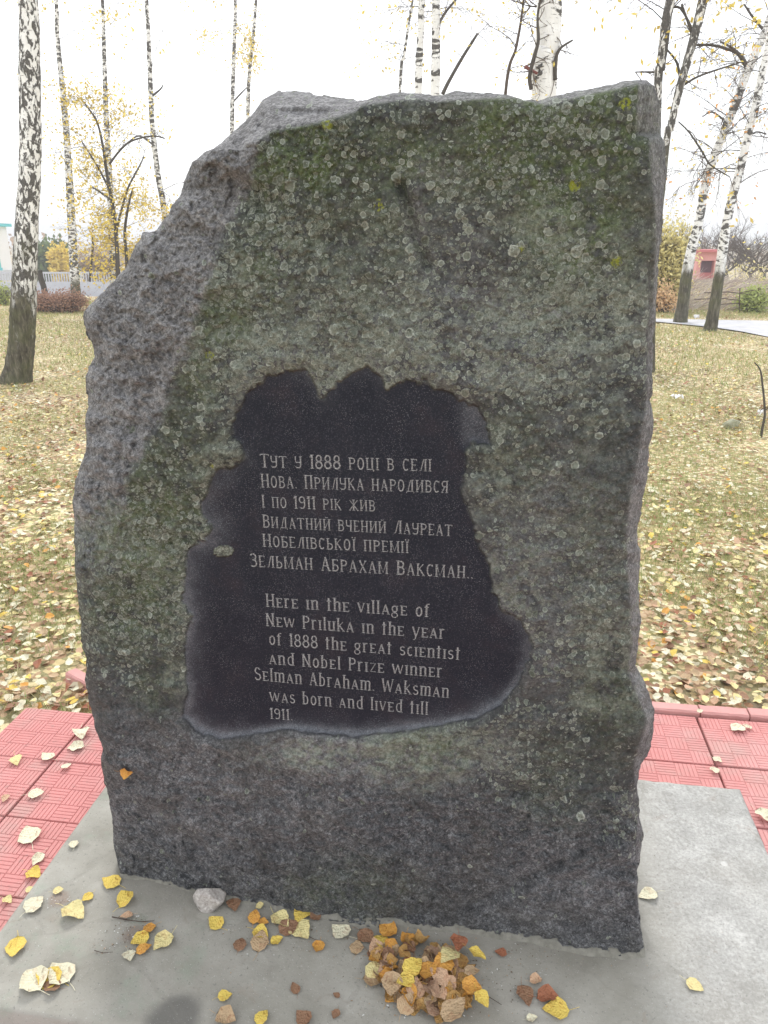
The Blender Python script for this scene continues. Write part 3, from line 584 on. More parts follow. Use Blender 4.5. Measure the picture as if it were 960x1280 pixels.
low('c', .42, cv(arc(.23, X_ / 2, .17, X_ / 2 - .03, 50, 310, 14), .11)); low('y', .54, ln((.06, X_), (.28, 0), w=.12), ln((.5, X_), (.28, 0), (.18, -.22), (.06, -.22)), ln((0, X_), (.14, X_)), ln((.42, X_), (.56, X_)))
low('w', .80, ln((.04, X_), (.2, .03), w=.11), ln((.2, .03), (.4, X_)), ln((.4, X_), (.58, .03), w=.11), ln((.58, .03), (.76, X_)), ln((-.03, X_), (.12, X_)))
low('v', .52, ln((.06, X_), (.25, .03), w=.11), ln((.25, .03), (.46, X_)), ln((0, X_), (.14, X_)), ln((.38, X_), (.52, X_)))
low('z', .46, ln((.04, X_ - .04), (.42, X_ - .04), (.06, .04), (.44, .04), w=.08))
low('k', .56, st(.1), ln((.12, .34), (.44, X_)), ln((.2, .42), (.5, .03), w=.11), ln((.4, .02), (.58, .02)))
low('a', .56, ln((.06, .02), (.27, X_), w=.07), ln((.27, X_), (.48, .02), w=.12), ln((.14, .24), (.42, .24)), ln((0, .02), (.15, .02)), ln((.4, .02), (.57, .02)))
low('e', .46, st(.1, 0, X_), ln((.1, X_ - .03), (.42, X_ - .03)), ln((.1, X_ * .5), (.34, X_ * .5)), ln((.1, .03), (.44, .03)), ln((.41, X_), (.41, X_ - .13)), ln((.43, 0), (.43, .14)))
GL['.'] = (.14, (('D', .07, .05),)); GL[','] = GL['.']
M_LET = NT('cut_letter_stone'); M_LET = M_LET.done(M_LET.ramp(M_LET.noise(500, 4, .7), [(.40, (.06, .06, .065)), (.5, (.24, .24, .245)), (.62, (.42, .42, .42))]), .95)
def ribbon(b, pts, w, sx, sz):
    P = [(p[0] * sx, p[1] * sz) for p in pts]; n = len(P); w = w * sx * .5; closed = n > 3 and math.hypot(P[0][0] - P[-1][0], P[0][1] - P[-1][1]) < 1e-6; A = []
    for k in range(n):
        if closed: a, c = P[(k - 1) % (n - 1)], P[(k + 1) % (n - 1)]
        else: a, c = P[max(k - 1, 0)], P[min(k + 1, n - 1)]
        dx, dz = c[0] - a[0], c[1] - a[1]; L = math.hypot(dx, dz) or 1; A.append((-dz / L * w, dx / L * w))
    vs = []; 
    for (x, z), (nx_, nz_) in zip(P, A): vs += [(x + nx_, 0, z + nz_), (x + nx_ * .25, .0007, z + nz_ * .25), (x - nx_, 0, z - nz_)]
    fs = []
    for k in range(n - 1):
        q = 3 * k; fs += [(q, q + 1, q + 4, q + 3), (q + 1, q + 2, q + 5, q + 4)]
    b.add(vs, fs)
def glyph_mesh(ch, sx, sz):
    b = MB(); w, ss_ = GL[ch]
    for s in ss_:
        if s[0] == 'S':
            _, x, z0, z1, sf = s; ribbon(b, [(x, z0), (x, z1)], TK, sx, sz); e = .13
            if 'b' in sf: ribbon(b, [(x - e, z0 + .02), (x + e, z0 + .02)], .055, sx, sz)
            if 't' in sf: ribbon(b, [(x - e, z1 - .02), (x + e, z1 - .02)], .055, sx, sz)
        elif s[0] == 'L': ribbon(b, s[1], s[2], sx, sz)
        else: ribbon(b, [(s[1], s[2] - .05), (s[1], s[2] + .05)], .12, sx, sz)
    return b.mesh('letter', M_LET)
Dp = D.reshape(NV, NU)
def face_y(qx, qy):                               # depth of the finished stone face along that ray
    k = np.argmin((px - qx) ** 2 + (py - qy) ** 2); return float(D[k])
LINES = [("Тут у 1888 році в селі", 326, 584, 539, 589, 17.5), ("Нова. Прилука народився", 327, 609, 560, 616, 17.5), ("І по 1911 рік жив", 328, 634, 469, 639, 16),
         ("видатний вчений Лауреат", 329, 659, 565, 670, 16.5), ("Нобелівської премії", 329, 683, 511, 691, 16.5), ("Зельман Абрахам Ваксман..", 313, 708, 591, 723, 17.5),
         ("Here in the village of", 333, 758, 537, 771, 17), ("New Priluka in the year", 333, 782, 556, 798, 17), ("of 1888 the great scientist", 337, 805, 575, 824, 16.5),
         ("and Nobel Prize winner", 337, 829, 553, 846, 16.5), ("Selman Abraham. Waksman", 319, 849, 561, 872, 17), ("was born and lived till", 338, 876, 535, 893, 16.5), ("1911.", 338, 897.5, 366, 900, 14)]
for text, ax, ay, bx, by, cap in LINES:
    cyr = any(ord(c) > 1000 for c in text)
    up_ = text.upper() if cyr else text
    A = on_y(ax, ay, face_y(ax, ay)); B = on_y(bx, by, face_y(bx, by)); Cp = on_y(ax, ay - cap, face_y(ax, ay)); H = (Cp - A).length; Lw = (B - A).length
    adv = []; tot = 0
    for k, ch in enumerate(up_):
        if ch == ' ': adv.append(.46); tot += .46; continue
        hs = 1.0 if (not cyr or text[k].isupper() and text[k] not in 'І' or k == 0 or ch.isdigit()) else .86
        w_ = GL[ch][0] * (hs if cyr else 1) + .13; adv.append(w_); tot += w_
    sc = Lw / (tot - .13); dirv = (B - A).normalized()
    line_o = empty('inscription_line', (0, 0, 0)); line_o.parent = stone; line_o.location = A - Vector((-.24, 1.45, SLAB)); 
    pos = 0; ang = math.atan2(dirv.z, dirv.x)
    for k, ch in enumerate(up_):
        if ch != ' ':
            hs = 1.0 if (not cyr or text[k].isupper() and text[k] not in 'І' or k == 0 or ch.isdigit()) else .86
            me_ = glyph_mesh(ch, sc * (hs if cyr else 1), H * hs * (.97 if cyr else .95))
            o = link('letter', me_, line_o); f = pos * sc / Lw
            qx, qy = ax + (bx - ax) * f, ay + (by - ay) * f - 6
            yy = min(face_y(qx + dx_, qy + dy_) for dx_ in (0, 6, 12) for dy_ in (-9, 0, 7)) - .0009
            wp = A + dirv * (pos * sc); o.location = (wp.x - A.x, yy - A.y, wp.z - A.z); o.rotation_euler = (0, -ang * .85, 0)
        pos += adv[k]

# ================================================================ LEAVES
LC = {'cream': (.80, .76, .56), 'pale yellow': (.80, .70, .34), 'yellow': (.80, .60, .13), 'orange': (.70, .36, .08), 'tan': (.52, .37, .22), 'brown': (.30, .17, .10), 'reddish brown': (.38, .15, .08), 'peach': (.64, .42, .27), 'golden brown': (.56, .34, .12), 'dull brown': (.36, .23, .15)}
def mat_leaf(nm, c):
    t = NT('leaf_' + nm.replace(' ', '_')); r = t.obj_rand(); f = t.noise(2.2, 5, .6)
    col = t.mix(f, tuple(x * .66 for x in c), tuple(min(.92, x * 1.12) for x in c)); col = t.mix(t.m('MULTIPLY', t.ss(.60, .68, t.noise(6.5, 4)), .65), col, tuple(x * .42 for x in (c[0], c[1] * .8, c[2] * .7)))
    sp = t.n('ShaderNodeSeparateXYZ'); t.put(sp.inputs[0], t.tc.outputs['Object'])
    vein = t.m('LESS_THAN', t.m('ABSOLUTE', sp.outputs[0]), .014); col = t.mix(t.m('MULTIPLY', vein, .35), col, tuple(x * .6 for x in c))
    sv_ = t.m('ABSOLUTE', sp.outputs[0]); wv = t.m('SINE', t.m('MULTIPLY', t.m('SUBTRACT', sp.outputs[1], t.m('MULTIPLY', sv_, .8)), 52.0)); col = t.mix(t.m('MULTIPLY', t.ss(.8, 1.0, wv), .10), col, tuple(x * .62 for x in c)); ed = t.ss(.52, .62, t.noise(3.1, 4, .6, co=t.mp((1, 1, 1), co=t.tc.outputs['Object']))); col = t.mix(t.m('MULTIPLY', ed, .35), col, (c[0] * .62, c[1] * .45, c[2] * .4))
    return t.done(col, .6, t.bump(t.m('ADD', t.noise(8, 3), t.m('MULTIPLY', wv, -.04)), .4, .05))
LM = {k: mat_leaf(k, c) for k, c in LC.items()}
def leaf_geo(seed, L=1.0, cr=1.0):
    rr = random.Random(seed); n = 9; vs = []; fs = []; curl = rr.uniform(.05, .5) + (cr - 1) * rr.uniform(.8, 1.8); bend = rr.uniform(-.5, .6) * cr ** 2; tw = rr.uniform(-.4, .4) * cr ** 2; wd = rr.uniform(.72, .92); pk = rr.uniform(.36, .46)
    for k in range(n):
        s_ = k / (n - 1); y = (s_ - .45) * L; z = bend * (s_ - .5) ** 2 * L
        w = (math.sin(math.pi / 2 * min(1, s_ / pk)) ** .62 if s_ < pk else (1 - ((s_ - pk) / (1 - pk)) ** 1.45)) * .5 * wd * L
        jag = (.012 if k % 2 else -.012) * L if 0 < k < n - 1 else 0
        for q in (-1, -.5, 0, .5, 1):
            zz = z + curl * abs(q) ** 1.6 * w * .9 * (1 + .5 * math.sin(seed + k * 1.3 + q)) + tw * q * w * (s_ - .5) + rr.uniform(-.012, .012) * L
            vs.append((q * (w + jag * abs(q)) + rr.uniform(-.008, .008) * L, y + abs(q) * .05 * L * (1 - s_) - (.03 * L * abs(q) if k == 1 else 0), zz))
    for k in range(n - 1):
        for j in range(4): fs.append((k * 5 + j, k * 5 + j + 1, (k + 1) * 5 + j + 1, (k + 1) * 5 + j))
    b0 = len(vs); y = -.45 * L; sw = rr.uniform(-.15, .15) * L
    vs += [(-.012 * L, y, 0), (.012 * L, y, 0), (sw * .4 + .009 * L, y - .18 * L, .03 * L), (sw * .4 - .009 * L, y - .18 * L, .03 * L), (sw + .008 * L, y - .34 * L, .02 * L), (sw - .008 * L, y - .34 * L, .02 * L)]
    fs += [(b0, b0 + 1, b0 + 2, b0 + 3), (b0 + 3, b0 + 2, b0 + 4, b0 + 5)]
    zmin = min(v[2] for v in vs); vs = [(v[0], v[1], v[2] - zmin) for v in vs]
    return vs, fs
LG = [leaf_geo(k) for k in range(9)] + [leaf_geo(k, 1.0, 1.5) for k in range(9, 15)]; _lc = {}
def leaf_me(k, colr):
    if (k, colr) not in _lc:
        b = MB(); b.add(*LG[k]); _lc[(k, colr)] = b.mesh('birch_leaf', LM[colr], True)
    return _lc[(k, colr)]
def leaf(pos, size, colr, label, group, rz=None, tilt=6, k=None):
    o = link('birch_leaf', leaf_me(random.randrange(9) if k is None else k, colr), None, pos); o.scale = (size,) * 3
    o.rotation_euler = (R(random.uniform(-tilt, tilt)), R(random.uniform(-tilt, tilt)), random.uniform(0, 6.28) if rz is None else rz)
    return tag(o, label, 'leaf', group)
GS, GT = 'leaves scattered over the concrete slab', 'leaves lying on the red tiles'
SL = [  # px, py, size px, colour, where
 (92,1056,15,'cream','small cream leaf on the slab edge nearest the left red tiles'),(140,1103,24,'yellow','bright yellow leaf just below the lower left corner of the stone'),(110,1121,14,'yellow','small curled yellow leaf between the stone corner and the soil stain'),
 (42,1132,26,'cream','cream leaf at the left slab rim above the bottom left corner'),(91,1140,30,'pale yellow','long pale yellow leaf left of the dark twig on the slab'),(157,1126,22,'yellow','yellow leaf above the dark twig, left of the small rock'),(159,1145,15,'peach','pinkish leaf lying across the dark twig'),
 (270,1154,21,'yellow','yellow leaf just below the small rock'),(20,1183,26,'yellow','yellow leaf at the left picture edge of the slab'),(176,1173,22,'yellow','yellow leaf beside the brown soil crumbs, left one of the cluster'),(187,1161,18,'orange','small orange leaf at the top of the cluster by the soil crumbs'),
 (205,1176,26,'pale yellow','broad pale yellow leaf at the right of the cluster by the soil crumbs'),(179,1187,18,'orange','round orange leaf lowest in the cluster by the soil crumbs'),(161,1194,17,'cream','cream leaf lower left of the cluster by the soil crumbs'),
 (43,1227,36,'cream','large cream leaf, leftmost of the bottom left group'),(77,1218,34,'cream','large cream leaf, rightmost of the bottom left group'),(62,1223,30,'yellow','yellow leaf between two large cream leaves at bottom left'),(66,1234,20,'brown','brown leaf beneath the bottom left group'),
 (280,1245,16,'yellow','small yellow leaf alone left of the slab centre front'),(281,1272,24,'tan','tan leaf at the bottom edge, left of the big heap'),(327,1273,20,'yellow','yellow leaf at the bottom edge between tan leaf and heap'),(369,1236,15,'brown','curled dark brown leaf left of the big heap'),(380,1273,22,'brown','brown leaf at the bottom edge left of the big heap'),
 (421,1244,9,'brown','tiny brown leaf scrap left of the big heap'),(420,1267,12,'brown','small brown scrap near the bottom edge left of the heap'),(325,1166,21,'yellow','pale yellow leaf in the row at the stone foot, lower left'),(318,1147,19,'orange','orange leaf at the left end of the row at the stone foot'),(328,1152,14,'orange','small amber leaf second in the row at the stone foot'),
 (350,1149,28,'pale yellow','pale yellow leaf against the stone foot in the middle of the row'),(360,1160,26,'brown','brown leaf under the yellow ones in the row at the stone foot'),(377,1143,24,'yellow','yellow leaf touching the stone foot in the row'),(394,1146,16,'brown','brown leaf at the right end of the row at the stone foot'),
 (375,1162,31,'pale yellow','big light yellow leaf in front of the row at the stone foot'),(325,1178,28,'tan','tan leaf below the row at the stone foot'),(345,1176,16,'yellow','small yellow leaf touching the tan leaf below the row'),(398,1183,17,'orange','lone rusty orange leaf between the row and the heap'),(427,1165,27,'cream','cream leaf between the row and the heap at the stone foot'),
 (292,1130,20,'brown','dark brown leaf tucked behind the small rock'),(300,1182,20,'brown','curled dark brown leaf below the small rock'),(485,1164,25,'orange','bright amber leaf above the left of the heap'),(476,1176,21,'yellow','yellow leaf folded under the amber one above the heap'),(457,1170,24,'brown','brown leaf left of the bright amber leaf'),
 (446,1185,22,'tan','tan leaf at the upper left fringe of the heap'),(469,1193,24,'brown','dull brown leaf at the upper left of the heap'),(483,1198,26,'reddish brown','red brown leaf at the upper left of the heap'),(467,1214,26,'pale yellow','light yellow leaf at the left fringe of the heap'),(465,1225,24,'tan','tan leaf at the left fringe of the heap under a yellow one'),
 (627,1191,14,'reddish brown','small rusty leaf alone right of the heap near the stone'),(669,1226,15,'peach','small greyish pink leaf above the brown pair at right'),(656,1243,26,'brown','crumpled brown leaf, left of the pair right of the heap'),(683,1247,24,'reddish brown','crumpled red brown leaf touching the bright yellow leaf'),(697,1262,29,'yellow','bright lemon yellow leaf right of the heap'),(664,1273,13,'cream','tiny cream leaf below the crumpled pair'),
 (811,1118,24,'cream','cream leaf against the lower right edge of the stone'),(867,1231,19,'pale yellow','pale yellow leaf alone on the right part of the slab'),(325,1132,10,'pale yellow','narrow pale leaf scrap standing at the stone foot'),(72,1113,12,'pale yellow','tiny pale leaf on the slab edge beside the soil stain')]
for (x, y, s_, c_2, lab) in SL:
    p = on_z(x, y, SLAB + .004); d_ = (p - Vector((0, 0, CAMZ))).length; leaf(p, s_ / FPX * d_ * .98, c_2, lab, GS, tilt=9)
TL = [(102,917,22,'cream','large cream leaf on the tile joint at the back of the left tiles'),(96,934,20,'cream','cream leaf just in front of the one on the left tile joint'),(60,946,18,'cream','cream leaf above the joint crossing of the left tiles'),(82,958,12,'cream','small cream leaf on the joint crossing of the left tiles'),
 (20,950,18,'pale yellow','pale yellow leaf at the far left, on a cross joint of the tiles'),(44,992,18,'cream','cream leaf on the long joint of the left tiles'),(7,997,12,'peach','small peach leaf at the left picture edge on the tiles'),(37,1045,29,'cream','largest cream leaf on the left tiles'),(48,1073,18,'cream','cream leaf midway along the slab on the left tiles'),
 (42,1092,19,'yellow','yellow leaf on the left tiles close to the slab'),(37,1112,10,'pale yellow','tiny pale leaf on the left tiles by the slab rim'),(9,1125,12,'pale yellow','tiny yellow leaf on the frontmost left tile'),
 (922,910,20,'cream','cream leaf on the right tiles near the kerb, left of its small neighbour'),(935,909,10,'cream','tiny cream leaf on the right tiles near the kerb'),(896,950,12,'cream','small cream leaf over the joint crossing of the right tiles'),(893,963,12,'cream','small cream leaf in the open joint of the right tiles'),(953,1020,20,'cream','cream leaf at the right picture edge on the tiles'),(875,889,8,'cream','tiny cream leaf caught in the kerb joint at right')]
for (x, y, s_, c_2, lab) in TL:
    p = on_z(x, y, TILE + .006 + (.02 if y == 889 else 0)); d_ = (p - Vector((0, 0, CAMZ))).length; leaf(p, s_ / FPX * d_ * 1.0, c_2, lab, GT, tilt=7)
# the heap
cols = ['brown'] * 3 + ['tan'] * 5 + ['dull brown'] * 2 + ['golden brown'] * 8 + ['orange'] * 2 + ['peach'] * 2 + ['pale yellow', 'orange', 'reddish brown', 'reddish brown']
for k in range(88):
    a = random.uniform(0, 6.28); r_ = math.sqrt(random.random()); cx_, cy_ = 528 + 62 * r_ * math.cos(a) * (1 - .2 * math.sin(a)), 1224 + 46 * r_ * math.sin(a) + .25 * 62 * r_ * math.cos(a)
    p = on_z(cx_, cy_, SLAB + .004 + .022 * (1 - r_) * (k / 88) + .008 * k / 88); c_2 = random.choice(cols)
    leaf(p, random.uniform(.033, .046), c_2, 'crumpled %s leaf at the %s of the heap, in its %s layer' % (c_2, ('back', 'middle', 'front')[min(2, int((cy_ - 1178) / 31))] + ' ' + ('left', 'centre', 'right')[min(2, max(0, int((cx_ - 466) / 42)))], ('bottom', 'middle', 'top')[k // 30]), 'leaves heaped in front of the stone', tilt=30, k=random.randrange(15))
for (x, y, s_, c_2, lab) in [(554,1205,30,'orange','golden orange leaf on top of the heap'),(533,1214,28,'orange','amber leaf on the heap left of the golden one'),(508,1225,22,'yellow','yellow leaf at the left middle of the heap'),(550,1222,26,'peach','peach leaf standing near the top of the heap'),(566,1264,34,'tan','broad tan leaf at the lower front of the heap'),(602,1247,21,'yellow','small yellow leaf at the right rim of the heap'),(588,1233,23,'orange','orange leaf at the right rim of the heap'),(595,1192,22,'yellow','yellow leaf at the upper right rim of the heap'),(589,1215,20,'tan','small tan leaf at the right rim of the heap'),(573,1178,24,'reddish brown','red brown leaf at the very top of the heap'),(515,1210,28,'yellow','yellow leaf across the upper middle of the heap'),(562,1195,30,'pale yellow','pale yellow leaf below the topmost brown leaf'),(490,1228,28,'tan','broad tan leaf at the left of the heap')]:
    p = on_z(x, y, SLAB + .03); leaf(p, s_ / FPX * 1.85, c_2, lab, 'leaves heaped in front of the stone', tilt=14)
p = on_y(157, 964, face_y(157, 964) - .004); o = leaf(p, .030, 'orange', 'orange leaf clinging to the lower left of the stone face', None, k=2); o.rotation_euler = (R(80), R(100), 0)

# soil crumbs and grit on the slab (uncountable)
b = MB()
def crumb(b, p, s_, mi):
    vs = [p + Vector((random.uniform(-1, 1), random.uniform(-1, 1), random.uniform(0, .8))) * s_ for _ in range(4)]; b.add(vs, [(0, 1, 2), (0, 3, 1), (1, 3, 2), (2, 3, 0)], mi)
for (cx_, cy_, rx, ry, n, ms) in ((165, 1165, 26, 18, 150, .0022), (75, 1125, 28, 9, 70, .002), (545, 1225, 80, 50, 420, .0025), (660, 1200, 60, 30, 60, .0022), (360, 1165, 80, 25, 120, .0022), (130, 1185, 18, 10, 40, .0018), (480, 1200, 330, 60, 260, .0016), (880, 1120, 80, 120, 60, .0014)):
    for _ in range(n):
        p = on_z(random.gauss(cx_, rx * .6), random.gauss(cy_, ry * .6), SLAB + .002)
        if p.y < 1.30 or p.x > .4: crumb(b, p, random.uniform(.4, 1.3) * ms, random.choices((0, 1, 2), (5, 3, 2))[0])
tag(b.build('soil_crumbs', [simple('dark_crumb', (.12, .08, .05)), simple('tan_crumb', (.34, .22, .13)), simple('pale_grit', (.6, .6, .58))]), 'loose soil crumbs and grit strewn over the concrete slab', 'soil', kind='stuff')

# rock and twigs
n = 26; Vr = []; Fr = []
for i in range(n + 1):
    for j in range(2 * n): th = math.pi * i / n; ph = math.pi * j / n; Vr.append((math.sin(th) * math.cos(ph), math.sin(th) * math.sin(ph), math.cos(th)))
Vr = np.array(Vr); I2 = np.arange((n + 1) * 2 * n).reshape(n + 1, 2 * n); Fr = np.stack([I2[:-1], I2[1:], np.roll(I2[1:], -1, 1), np.roll(I2[:-1], -1, 1)], -1).reshape(-1, 4)
dirs = RNG.normal(size=(16, 3)); dirs /= np.linalg.norm(dirs, axis=1)[:, None]; offs = RNG.uniform(.62, .95, 16)
r_ = np.min(np.where(Vr @ dirs.T > .05, offs / np.maximum(Vr @ dirs.T, .05), 9), axis=1); r_ = np.minimum(r_, 1.05) + .035 * fbm(Vr, 4, 4, 5)
Vr = Vr * r_[:, None] * np.array([.034, .026, .026]) 
Vr[:, 2] = np.maximum(Vr[:, 2], -.014); p = on_z(260, 1136, SLAB); Vr *= 1.25
t = NT('pale_granite_rock'); M_R = t.done(t.ramp(t.noise(160, 5, .7), [(.3, (.24, .21, .19)), (.55, (.44, .41, .38)), (.7, (.66, .63, .60))]), .85, t.bump(t.noise(200, 5, .7), .8, .002))
o = link('rock', np_mesh('rock', Vr, Fr, M_R), None, (p.x, p.y + .012, SLAB + .016)); o.rotation_euler = (0, R(8), R(20)); tag(o, 'fist sized pale grey rock at the foot of the memorial stone', 'rock')
M_TW = simple('dark_twig', (.07, .05, .04), .3, 60)
def twig(pts, r0, label):
    P = [on_z(x, y, SLAB + .004 + h) for x, y, h in pts]; b = MB(); o0 = P[0].copy(); b.tube([q - o0 for q in P], [r0 * (1 - .5 * k / (len(P) - 1)) for k in range(len(P))], 6)
    tag(b.build('twig', M_TW, None, o0), label, 'twig', 'twigs on the slab')
twig([(140, 1146, 0), (160, 1150, .002), (176, 1152, .001), (193, 1151, 0)], .0014, 'thin dark twig under the pinkish leaf on the slab')
twig([(118, 1188, 0), (128, 1191, .001), (141, 1190, 0)], .0009, 'hair thin dark twig left of the soil crumbs')
twig([(606, 1243, 0), (616, 1249, .002), (627, 1256, .001)], .0010, 'short thin twig right of the leaf heap')
twig([(595, 1205, 0), (590, 1216, .004), (586, 1226, .003)], .0009, 'tiny upright twig at the right rim of the heap')
twig([(380, 1168, 0), (393, 1174, .003), (402, 1177, 0)], .0010, 'dark twig beside the big light yellow leaf')

# ---- leaves on the lawn: nearest as individuals, the rest as one mass
def leafcol(x, y):
    w = dict(zip(('cream', 'pale yellow', 'yellow', 'tan', 'brown', 'reddish brown', 'peach', 'orange'), (28, 22, 5, 20, 7, 6, 14, 2)))
    return random.choices(list(w), list(w.values()))[0]
GLW = 'leaves covering the nearest strip of lawn'
cnt_ = 0
while cnt_ < 120:
    side = random.random() < .55
    if side: qx, qy = random.uniform(0, 128), 895 - 190 * random.random() ** 1.5
    else: qx, qy = random.uniform(800, 960), 885 - 150 * random.random() ** 1.5
    p = on_z(qx, qy, .0)
    if p.y < 2.03 or (p.y < 2.40 and p.x > -.3): continue
    p.z = max(tz(p.x, p.y), -.02) + .012 + random.random() * .012; c_2 = leafcol(p.x, p.y)
    if p.x < 0: w_ = 'on the soil by the missing tiles' if p.y < 2.4 else 'on the lawn left of the stone'
    else: w_ = 'on the lawn beyond the right kerb'
    
    leaf(p, random.uniform(.034, .052), c_2, '%s fallen leaf %s, %s' % (c_2, w_, 'close to the paving' if p.y < 2.75 else 'a step beyond the paving'), GLW, tilt=22); cnt_ += 1
names = list(LC)[:8]; VV, FQ, MI = [], [], []; off = 0
def leaf_mass(pts, smin, smax, simple_):
    global off
    n = len(pts)
    for gi in range(9):
        sel = pts[gi::9]; m = len(sel)
        if m == 0: continue
        if simple_: v0 = np.array([(-.42, 0, .06), (0, -.5, 0), (.42, 0, .08), (0, .55, .05)]); f0 = np.array([(0, 1, 2, 3)])
        else:
            gv = np.array(LG[gi][0]); keep = [2, 2 * 5, 2 * 5 + 2, 2 * 5 + 4, 5 * 5, 5 * 5 + 2, 5 * 5 + 4, 8 * 5 + 2]; v0 = gv[keep]; f0 = np.array([(0, 2, 1, 1), (0, 3, 2, 2), (1, 2, 5, 4), (2, 3, 6, 5), (4, 5, 7, 7), (5, 6, 7, 7)])
        th = RNG.uniform(0, 6.28, m); tx, ty = RNG.normal(0, .28, m), RNG.normal(0, .28, m); s_ = RNG.uniform(smin, smax, m)
        c, s = np.cos(th), np.sin(th); x = v0[None, :, 0] * s_[:, None]; y = v0[None, :, 1] * s_[:, None]; z = v0[None, :, 2] * s_[:, None] + x * tx[:, None] + y * ty[:, None]
        W = np.stack([c[:, None] * x - s[:, None] * y + sel[:, 0:1], s[:, None] * x + c[:, None] * y + sel[:, 1:2], z + sel[:, 2:3]], -1)
        VV.append(W.reshape(-1, 3)); ids = np.arange(m)[:, None, None] * len(v0) + f0[None] + off; FQ.append(ids.reshape(-1, 4)); off += m * len(v0)
        bn = smooth(-.25, .3, fbm(np.c_[sel[:, :2], 0 * sel[:, 0]], 1.1, 4, 501)); ua = RNG.choice(8, m, p=np.array([32, 27, 7, 2, 18, 4, 3, 7]) / 100.0); ub = RNG.choice(8, m, p=np.array([16, 14, 3, 4, 30, 13, 8, 12]) / 100.0); mi = np.where(RNG.random(m) < bn, ub, ua)
        MI.append(np.repeat(mi, len(f0)))
def scatter(n, x0, x1, y0, y1, pw=1.0, cond=None, lift=.022):
    x = RNG.uniform(x0, x1, n); y = y0 + (y1 - y0) * RNG.random(n) ** pw
    P = np.stack([x, y, 0 * x], 1); dens = .76 + 1.0 * fbm(P, .9, 4, 201)
    k = RNG.random(n) < dens + .25 * (y < 4)
    if cond is not None: k &= cond(x, y)
    x, y = x[k], y[k]; k = road_mask(x, y) < .3; x, y = x[k], y[k]
    return np.stack([x, y, terrain_np(x, y) + RNG.uniform(.003, lift, len(x))], 1)
offp = lambda x, y: (y > 2.42) | (x < -1.62) | ((x < -.35) & (y > 2.06) & (RNG.random(len(x)) < .6))
leaf_mass(scatter(10500, -3.3, 3.4, 2.05, 4.6, 1.0, offp), .026, .047, False)
leaf_mass(scatter(14000, -5.5, 5.0, 4.5, 8.0, 1.0), .026, .047, False)
leaf_mass(scatter(15000, -10, 8.5, 8.0, 14.8, 1.0, lift=.03), .03, .055, True)
leaf_mass(scatter(9000, -15, 12, 14.8, 24, 1.0, lift=.03), .035, .07, True)
leaf_mass(scatter(500, -3.5, -1.56, .3, 2.1, 1.0), .034, .052, False)
Vl, Fl, Ml = np.concatenate(VV), np.concatenate(FQ), np.concatenate(MI)
M_LM = [LM[k] for k in names]
def tri_mesh(name, V, F, mats, midx):            # quads whose last two corners coincide become triangles
    tq = F[:, 2] == F[:, 3]; t1 = F[:, :3]; t2 = F[~tq][:, [0, 2, 3]]
    return np_mesh(name, V, np.r_[t1, t2], mats, False, np.r_[midx, midx[~tq]])
tag(link('leaf_litter', tri_mesh('leaf_litter', Vl, Fl, M_LM, Ml)), 'dense litter of fallen birch leaves over the lawn', 'leaf litter', kind='stuff')
# grass blades
def blades(name, P, h0, h1, w, mats, label):
    n = len(P); th = RNG.uniform(0, 6.28, n); h = RNG.uniform(h0, h1, n); le = RNG.normal(0, .6, (n, 2)) * h[:, None]; c, s = np.cos(th) * w, np.sin(th) * w
    V = np.empty((n, 5, 3)); V[:, 0] = P + np.stack([-c, -s, 0 * c], 1); V[:, 1] = P + np.stack([c, s, 0 * c], 1)
    mid = P + np.c_[le * .35, h * .6]; V[:, 2] = mid + np.stack([c * .7, s * .7, 0 * c], 1); V[:, 3] = mid - np.stack([c * .7, s * .7, 0 * c], 1); V[:, 4] = P + np.c_[le, h]
    b0 = np.arange(n) * 5; F = np.r_[np.stack([b0, b0 + 1, b0 + 2], 1), np.stack([b0, b0 + 2, b0 + 3], 1), np.stack([b0 + 3, b0 + 2, b0 + 4], 1)]; mi = RNG.choice(len(mats), n)
    return tag(link(name, np_mesh(name, V.reshape(-1, 3), F, mats, False, np.r_[mi, mi, mi])), label, 'grass', kind='stuff')
GM = [simple('green_grass', (.22, .32, .08)), simple('straw_grass', (.52, .46, .25)), simple('olive_grass', (.38, .40, .16)), simple('dry_grass', (.42, .36, .19))]
def gscatter(n, x0, x1, y0, y1, cond=None, th=.0):
    x = RNG.uniform(x0, x1, n); y = RNG.uniform(y0, y1, n); P = np.stack([x, y, 0 * x], 1); k = fbm(P, 1.3, 4, 301) > th - .3 * RNG.random(n)
    if cond is not None: k &= cond(x, y)
    x, y = x[k], y[k]; k = road_mask(x, y) < .1; x, y = x[k], y[k]; return np.stack([x, y, terrain_np(x, y) - .004], 1)
blades('grass', np.r_[gscatter(110000, -3.4, 3.4, 2.05, 5, offp, .0), gscatter(110000, -6, 5.5, 5, 9, None, -.05)], .018, .06, .0014, GM, 'short thin straw and green grass between the fallen leaves')
blades('grass', np.r_[gscatter(110000, -13, 9, 9, 20, None, -.25), gscatter(14000, 1, 14, 17, 24, None, -.3)], .03, .08, .004, GM, 'straw coloured far grass at the end of the lawn')

